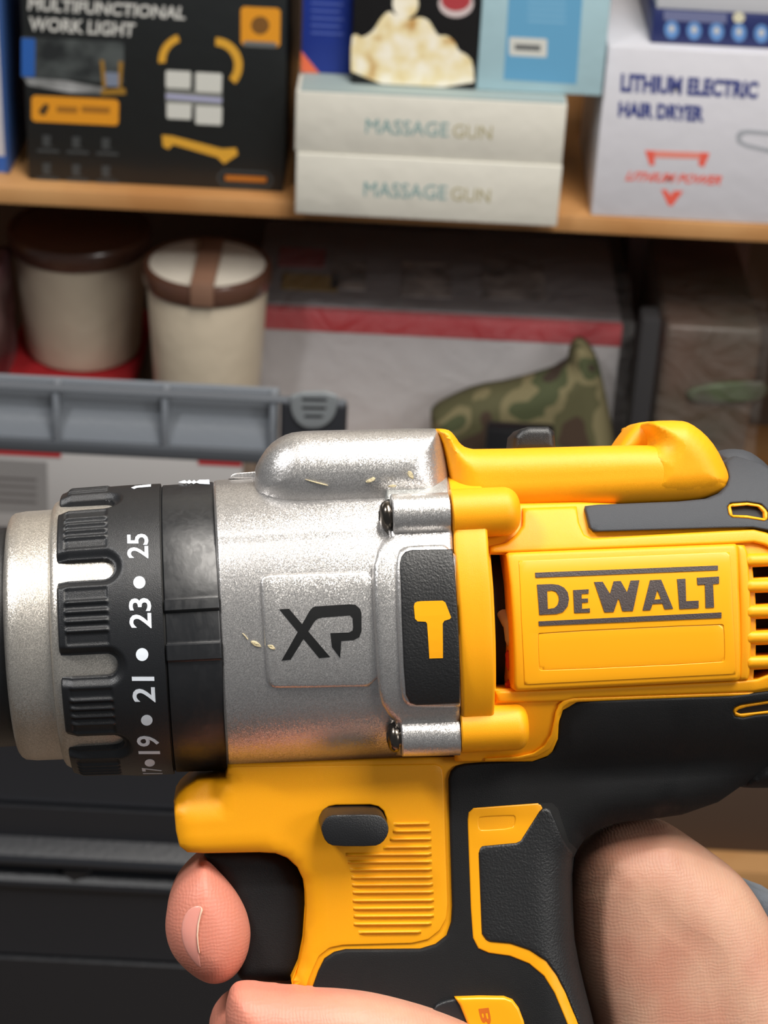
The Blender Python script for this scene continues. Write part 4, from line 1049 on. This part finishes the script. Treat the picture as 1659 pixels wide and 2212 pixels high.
# ---- yellow grip shell with trigger, button and ribs
BUT = [(692, 1778), (691, 1766), (697, 1752), (710, 1742), (725, 1739), (800, 1738), (817, 1742), (829, 1752), (834, 1766), (834, 1782), (826, 1796), (812, 1804), (715, 1806), (700, 1796)]
panel(drill, 'grip_shell', Y, [(492, 1650), (600, 1647), (865, 1637), (1000, 1634), (1150, 1632), (1185, 1622), (1200, 1600), (1212, 1545), (1230, 1560), (1215, 1650), (1100, 1665), (1000, 1668), (990, 1700), (990, 2000), (975, 2040), (940, 2064), (760, 2070), (735, 2080), (700, 2139),
       (673, 2142), (655, 2144), (640, 2140), (631, 2130), (629, 2118), (645, 2080), (655, 2030), (660, 1960), (659, 1930), (655, 1900), (642, 1873), (620, 1853), (595, 1843), (560, 1841), (440, 1843), (405, 1841), (388, 1828), (380, 1795), (375, 1730), (385, 1714), (402, 1699), (425, 1684), (487, 1677), (491, 1665)],
      base_body, bev=.6, mirror=True, holes=[BUT], seg=1.1, grid=2, rings=4, smooth=60)
# raised lip along the rubber
panel(drill, 'grip_shell_step', Y, [(492, 1656), (940, 1650), (955, 1656), (958, 1680), (962, 1800), (967, 1955), (964, 1985), (950, 2010), (925, 2030), (890, 2038), (740, 2042), (712, 2048), (690, 2065), (678, 2090), (668, 2115), (655, 2144), (640, 2140), (631, 2130), (629, 2118), (645, 2080), (655, 2030), (660, 1960), (659, 1930), (655, 1900), (642, 1873), (620, 1853), (595, 1843), (560, 1841), (440, 1843), (405, 1841), (388, 1828), (380, 1795), (375, 1730), (385, 1714), (402, 1699), (425, 1684), (487, 1678), (491, 1665)],
      base_body, lift=.35, bev=.35, mirror=True, seg=1.1, grid=2, smooth=60, holes=[BUT])
panel(drill, 'button_recess', M['void'], BUT, base_body, lift=-1.5, bev=0, back=-8, seg=1, grid=3)
# direction button: a rounded bar standing out of the recess
def prism(name, px_poly, y0, y1, material, parent, bev=.4, sm=2, shift=(0, 0)):
    L = resample(DF.proj(chaikin(px_poly, sm), const(y1)), .7)
    c = L.mean(0); v = []; f = []
    st = [(y0, 0, 1.0), (y1 + bev, 0, 0.0), (y1 + bev * .3, bev * .3, 0.0), (y1, bev, 0.0)]
    for y, ins, k in st:
        Q = L + (c - L) / np.linalg.norm(c - L, axis=1)[:, None] * ins + np.array(shift) * k
        v += [(a, y, b_) for a, b_ in Q]
    m_ = len(L)
    for s in range(3):
        for i in range(m_): j = (i + 1) % m_; f.append((s * m_ + i, s * m_ + j, (s + 1) * m_ + j, (s + 1) * m_ + i))
    f += [tuple(range(m_)), tuple(range(3 * m_, 4 * m_))]
    return link(name, mesh_from(name, v, f), material, parent, 40)
prism('direction_button', [(694, 1797), (694, 1781), (706, 1764), (722, 1760), (812, 1759), (830, 1766), (840, 1784), (839, 1803), (826, 1822), (808, 1829), (722, 1829), (704, 1820)], -12, -24.3, M['button'], drill, sm=1, shift=(-.15, 1.0))
rows = [(378, 1295, 1497), (415, 1290, 1505), (456, 1275, 1507), (497, 1240, 1507), (535, 1050, 1508), (573, 1060, 1510), (612, 1070, 1510), (652, 1078, 1513), (690, 1082, 1515), (728, 1085, 1518), (770, 1085, 1520), (810, 1088, 1520), (850, 1090, 1520), (890, 1090, 1508), (932, 1115, 1455)]
for yy, xa, xb in rows:
    panel(drill, 'rib', Y, Z3([(xa, yy), (xa + 8, yy - 9), (xb - 8, yy - 12), (xb, yy - 3), (xb - 8, yy + 7), (xa + 8, yy + 10)]), base_body, lift=1.0, bev=.68, back=-14, seg=.8, grid=3, rings=3, smooth=70)
# trigger
panel(drill, 'trigger', B, Z3([(320, 520), (440, 500), (660, 500), (760, 530), (830, 610), (870, 720), (870, 1000), (850, 1100), (800, 1180), (640, 1180), (545, 1184), (505, 1160), (500, 1100), (520, 1000), (520, 900), (490, 780), (440, 680), (380, 600)]),
      const(-10.5), bev=3.5, mirror=True, seg=.9, grid=1.8, rings=6, sm=1, smooth=60)

# ---- handle inlay
panel(drill, 'handle_inlay', M['yellow_gloss'], Z4([(240, 480), (244, 448), (268, 426), (583, 403), (600, 440), (520, 600), (470, 605), (310, 615), (300, 660), (312, 1000), (335, 1050), (440, 1062), (540, 1090), (630, 1140), (680, 1210), (720, 1300), (780, 1440), (830, 1560), (760, 1570),
       (700, 1420), (650, 1300), (600, 1220), (530, 1162), (440, 1126), (340, 1112), (290, 1090), (265, 1040), (255, 900), (246, 650)]), base_body, lift=1.45, bev=.35, back=-8, seg=.8, grid=2,
      holes=[Z4([(293, 480), (300, 470), (455, 463), (463, 470), (460, 500), (450, 520), (305, 530), (296, 522)])], hsm=1)
panel(drill, 'inlay_recess', M['yellow'], Z4([(285, 465), (470, 455), (470, 530), (285, 538)]), base_body, lift=1.27, bev=0, back=-8, seg=2, grid=3)
panel(drill, 'inlay_groove', M['void'], Z4([(575, 405), (640, 404), (668, 430), (690, 500), (718, 585), (758, 622), (742, 660), (700, 620), (660, 520), (630, 450), (600, 440), (575, 450)]), base_body, lift=1.28, bev=0, back=-8, seg=1, grid=3)
panel(drill, 'grip_pad', M['grip'], Z4([(578, 442), (598, 423), (630, 430), (648, 468), (688, 568), (715, 612), (738, 640), (733, 700), (728, 780), (730, 900), (745, 1050), (775, 1200), (825, 1400), (860, 1560), (812, 1560), (762, 1447), (702, 1300), (660, 1218), (610, 1150), (530, 1098), (440, 1067), (332, 1058), (306, 1020), (291, 640), (301, 606), (470, 590), (490, 580)]),
      base_body, lift=1.85, bev=.6, back=-8, seg=.8, grid=1.8, smooth=60)
# latch disc and tab at the foot of the handle
panel(drill, 'selector_disc', M['black'], Z4([(80, 1360), (130, 1335), (190, 1324), (250, 1330), (300, 1360), (320, 1440), (300, 1560), (120, 1560), (60, 1440)]), base_body, lift=2.2, bev=.6, back=-8, seg=.8, grid=2, sm=1, smooth=60)
panel(drill, 'foot_tab', M['yellow_gloss'], Z4([(180, 1322), (300, 1318), (415, 1320), (455, 1335), (482, 1370), (505, 1430), (530, 1540), (290, 1560), (250, 1470), (205, 1360)]), base_body, lift=3.0, bev=.6, back=-8, seg=.8, grid=2, smooth=50)
print_text(drill, 'letter', 'B', Z4([(340, 1370), (356, 1445), (308, 1452), (292, 1376)]), mat('orange_print', (0.55, 0.12, 0.003), .5), base_body, 3.05, .03)

# wood flakes stuck on the case
def flake(px, py, pts, base, lift):
    panel(drill, 'wood_flake', M['flake'], [(px + a, py + b_) for a, b_ in pts], base, lift=lift, bev=.12, back=None, seg=.5, grid=2)
random.seed(4)
for px, py, w, h, an, bs, lf in [(802, 1037, 12, 5, -20, const(-22.2), .3), (888, 1026, 10, 6, 60, const(-22.2), 4), (922, 1085, 8, 5, 40, base_gear, 5.2), (931, 1096, 14, 5, 62, base_gear, 5.3), (551, 1391, 14, 5, 30, base_gear, .3), (587, 1398, 11, 4, 25, base_gear, .95), (530, 1375, 12, 2, 50, base_gear, .3), (848, 1050, 11, 3, 0, const(-22.2), 4.5), (875, 1048, 10, 3, -10, base_gear, 5.2), (685, 1043, 27, 1.2, 15, const(-22.2), .25)]:
    t = math.radians(an); pts = []
    for k in range(8):
        q = 2 * math.pi * k / 8; a = w * math.cos(q) * random.uniform(.75, 1.1); b_ = h * math.sin(q) * random.uniform(.6, 1.2)
        pts.append((a * math.cos(t) - b_ * math.sin(t), a * math.sin(t) + b_ * math.cos(t)))
    v, f = relief(DF, [(px + a, py + b_) for a, b_ in pts], bs, lift=lf, bev=.1, seg=.6, grid=2)
    nn = len(v) // 2; v[nn:, 1] = v[:nn, 1] + 1.0
    link('wood_flake', mesh_from('wood_flake', v, f), M['flake'], drill, 40)
# ------------------------------------------------------------------ the hand
def ellipsoid(c, r, rot=None, n=24):
    v = []; f = []
    for i in range(n + 1):
        a = math.pi * i / n
        for j in range(n * 2):
            b_ = math.pi * j / n
            p = np.array([math.sin(a) * math.cos(b_) * r[0], math.sin(a) * math.sin(b_) * r[1], math.cos(a) * r[2]])
            if rot is not None: p = rot @ p
            v.append(tuple(np.array(c) + p))
    w = n * 2
    for i in range(n):
        for j in range(w): f.append((i * w + j, i * w + (j + 1) % w, (i + 1) * w + (j + 1) % w, (i + 1) * w + j))
    return np.array(v), f
def chain(pts, rad):
    """tapered limb through the joints: overlapping balls, welded into one skin by the remesh"""
    parts = []
    for i in range(len(pts) - 1):
        a, b_ = np.array(pts[i], float), np.array(pts[i + 1], float)
        k = max(2, int(np.linalg.norm(b_ - a) / 1.6))
        for j in range(k + 1):
            t = j / k; r = rad[i] * (1 - t) + rad[i + 1] * t
            parts.append(ellipsoid(a * (1 - t) + b_ * t, (r, r, r), n=9))
    return parts
TIP = Z3([(335, 560), (290, 590), (240, 635), (190, 695), (155, 775), (135, 860), (134, 930), (150, 1000), (180, 1060), (230, 1115), (290, 1162), (340, 1188), (385, 1197), (430, 1190), (480, 1165), (525, 1115), (560, 1040), (576, 950), (568, 870), (545, 800), (510, 735), (460, 670), (400, 610), (360, 572)])
MID = Z3([(454, 1300), (466, 1255), (490, 1226), (530, 1212), (580, 1214), (640, 1222), (760, 1236), (900, 1240), (1040, 1246), (1180, 1262), (1320, 1293), (1480, 1338), (1620, 1388), (1760, 1450), (1830, 1530), (1820, 1620), (1740, 1680), (1600, 1690), (1400, 1660), (1100, 1610), (800, 1600), (600, 1590), (500, 1540), (450, 1450), (440, 1360)])
PALM = [(1244, 1856), (1252, 1830), (1272, 1803), (1310, 1783), (1365, 1773), (1420, 1770), (1452, 1782), (1520, 1828), (1590, 1880), (1628, 1928), (1660, 1985), (1710, 2080), (1760, 2230), (1800, 2420), (1780, 2560), (1340, 2560), (1300, 2330), (1286, 2212), (1262, 2132), (1246, 2050), (1238, 1950), (1238, 1890)]
PARTS = []
def add_rel(**kw): PARTS.append(relief(DF, **kw))
f_tip = lambda x, z: -17.0 + 0.10 * (x + 8) * 0
add_rel(poly=TIP, base=const(-18.0), bev=8.8, back=9, seg=.9, grid=1.2, rings=12, sm=1)
add_rel(poly=MID, base=const(-31.0), bev=9.0, back=-14, seg=1, grid=1.4, rings=12, sm=1)
def palm_base(x, z):
    return -14.0 - 0.10 * (x - 95)
add_rel(poly=PALM, base=palm_base, bev=15.0, back=6, seg=1.2, grid=1.6, rings=14, sm=1)
tipc = U(450, 1990, 0); far = U(1290, 2040, 20)
i0 = (tipc[0] + .5, 4, tipc[1]); 
PARTS += chain([i0, (tipc[0] + 2, 20, tipc[1] + 1), (tipc[0] + 12, 30, tipc[1] + 1), (tipc[0] + 38, 33, tipc[1] - 3), (far[0] - 6, 26, far[1] - 4)], [9, 9, 9.2, 10, 12])
mc = U(520, 2270, -10)
PARTS += chain([(mc[0] + 4, -20, mc[1]), (mc[0] + 2, -6, mc[1]), (mc[0] + 2, 12, mc[1]), (mc[0] + 12, 28, mc[1] + 1), (mc[0] + 40, 33, mc[1]), (far[0] - 4, 25, mc[1])], [9.5, 9, 9, 9.5, 11, 13])
for k, dz in ((0, 19), (1, 36)):       # ring and little finger below the frame
    z_ = mc[1] - dz; s_ = 1 - .08 * (k + 1)
    tipx = mc[0] + 44 - 8 * k
    PARTS += chain([(tipx, -27, z_ - 4), (tipx - 20, -28, z_), (mc[0] + 8 + 2 * k, -22, z_), (mc[0] + 3 + 3 * k, -4, z_), (mc[0] + 5 + 3 * k, 14, z_), (mc[0] + 16, 28, z_), (mc[0] + 42, 32, z_), (far[0] + 2, 24, z_ + 4)], [7.4 * s_, 8.8 * s_, 9.2 * s_, 9 * s_, 9 * s_, 9.5 * s_, 11 * s_, 13])
# palm behind the handle, thumb along the far side, wrist
PARTS += chain([(far[0] - 6, 22, far[1] - 2), (far[0] + 14, 12, far[1] - 22), (far[0] + 30, 6, far[1] - 60), (far[0] + 48, 8, far[1] - 105), (far[0] + 66, 12, far[1] - 150)], [15, 18, 24, 23, 22])
PARTS += chain([(far[0] + 10, 8, far[1] + 4), (far[0] + 4, 22, far[1] + 14), (far[0] - 20, 36, far[1] + 24), (far[0] - 48, 38, far[1] + 26), (far[0] - 70, 36, far[1] + 24)], [13, 12, 10.5, 9.5, 7.5])
verts = []; faces = []
for v, f in PARTS:
    o_ = sum(len(q) for q in verts); verts.append(np.asarray(v)); faces += [tuple(int(i) + o_ for i in g) for g in f]
verts = np.concatenate(verts)
me = bpy.data.meshes.new('hand_raw'); me.from_pydata([tuple(p * .001) for p in verts], [], faces)
tmp = bpy.data.objects.new('hand_raw', me); COL.objects.link(tmp)
r_ = tmp.modifiers.new('r', 'REMESH'); r_.mode = 'VOXEL'; r_.voxel_size = 0.0007; r_.use_smooth_shade = True
s_ = tmp.modifiers.new('s', 'SMOOTH'); s_.factor = .5; s_.iterations = 9
dg = bpy.context.evaluated_depsgraph_get(); dg.update()
me2 = bpy.data.meshes.new_from_object(tmp.evaluated_get(dg)); bpy.data.objects.remove(tmp)
me2.name = 'hand'
hand = bpy.data.objects.new('hand', me2); COL.objects.link(hand); me2.materials.clear(); me2.materials.append(M['skin'])
for p in me2.polygons: p.use_smooth = True
hand.matrix_world = DF.mat4()
tag(hand, 'bare hand closed around the drill handle, index finger on the black trigger', 'hand')
# finger nail, lying on the side of the fingertip
NAIL = Z3([(322, 800), (300, 794), (268, 803), (238, 832), (220, 875), (214, 930), (222, 985), (243, 1035), (272, 1078), (305, 1112), (322, 1120), (312, 1060), (303, 1000), (299, 950), (303, 900), (312, 855), (324, 820)])
TC = resample(DF.proj(chaikin(TIP, 1), const(-18.0 + 8.8)), .9)
def tip_surface(x, z):
    d = seg_dist(np.stack([np.ravel(x), np.ravel(z)], 1), TC).reshape(np.shape(x))
    return -18.0 + fall(d, 8.8)
panel(hand, 'finger_nail', M['nail'], NAIL, tip_surface, lift=.05, bev=.35, back=-8, seg=.5, grid=.9, sm=1, smooth=80)
panel(hand, 'nail_edge', M['nail_edge'], Z3([(322, 806), (327, 822), (318, 850), (308, 895), (303, 950), (306, 1000), (312, 1040), (307, 1040), (299, 1000), (295, 950), (299, 895), (309, 850), (316, 822)]), tip_surface, lift=.35, bev=.15, back=-10, seg=.5, grid=2, smooth=60)
# grey sleeve behind the wrist
sleeve = panel(hand, 'sleeve', mat('grey_blue_knit', srgb(98, 104, 112), .9, bump=(900, .0004)), [(1600, 1905), (1622, 1912), (1645, 1925), (1700, 1945), (1780, 2050), (1850, 2200), (1900, 2500), (1760, 2500), (1700, 2200), (1640, 2040)], const(14), bev=3, back=34, seg=2, grid=3, sm=1, smooth=60)
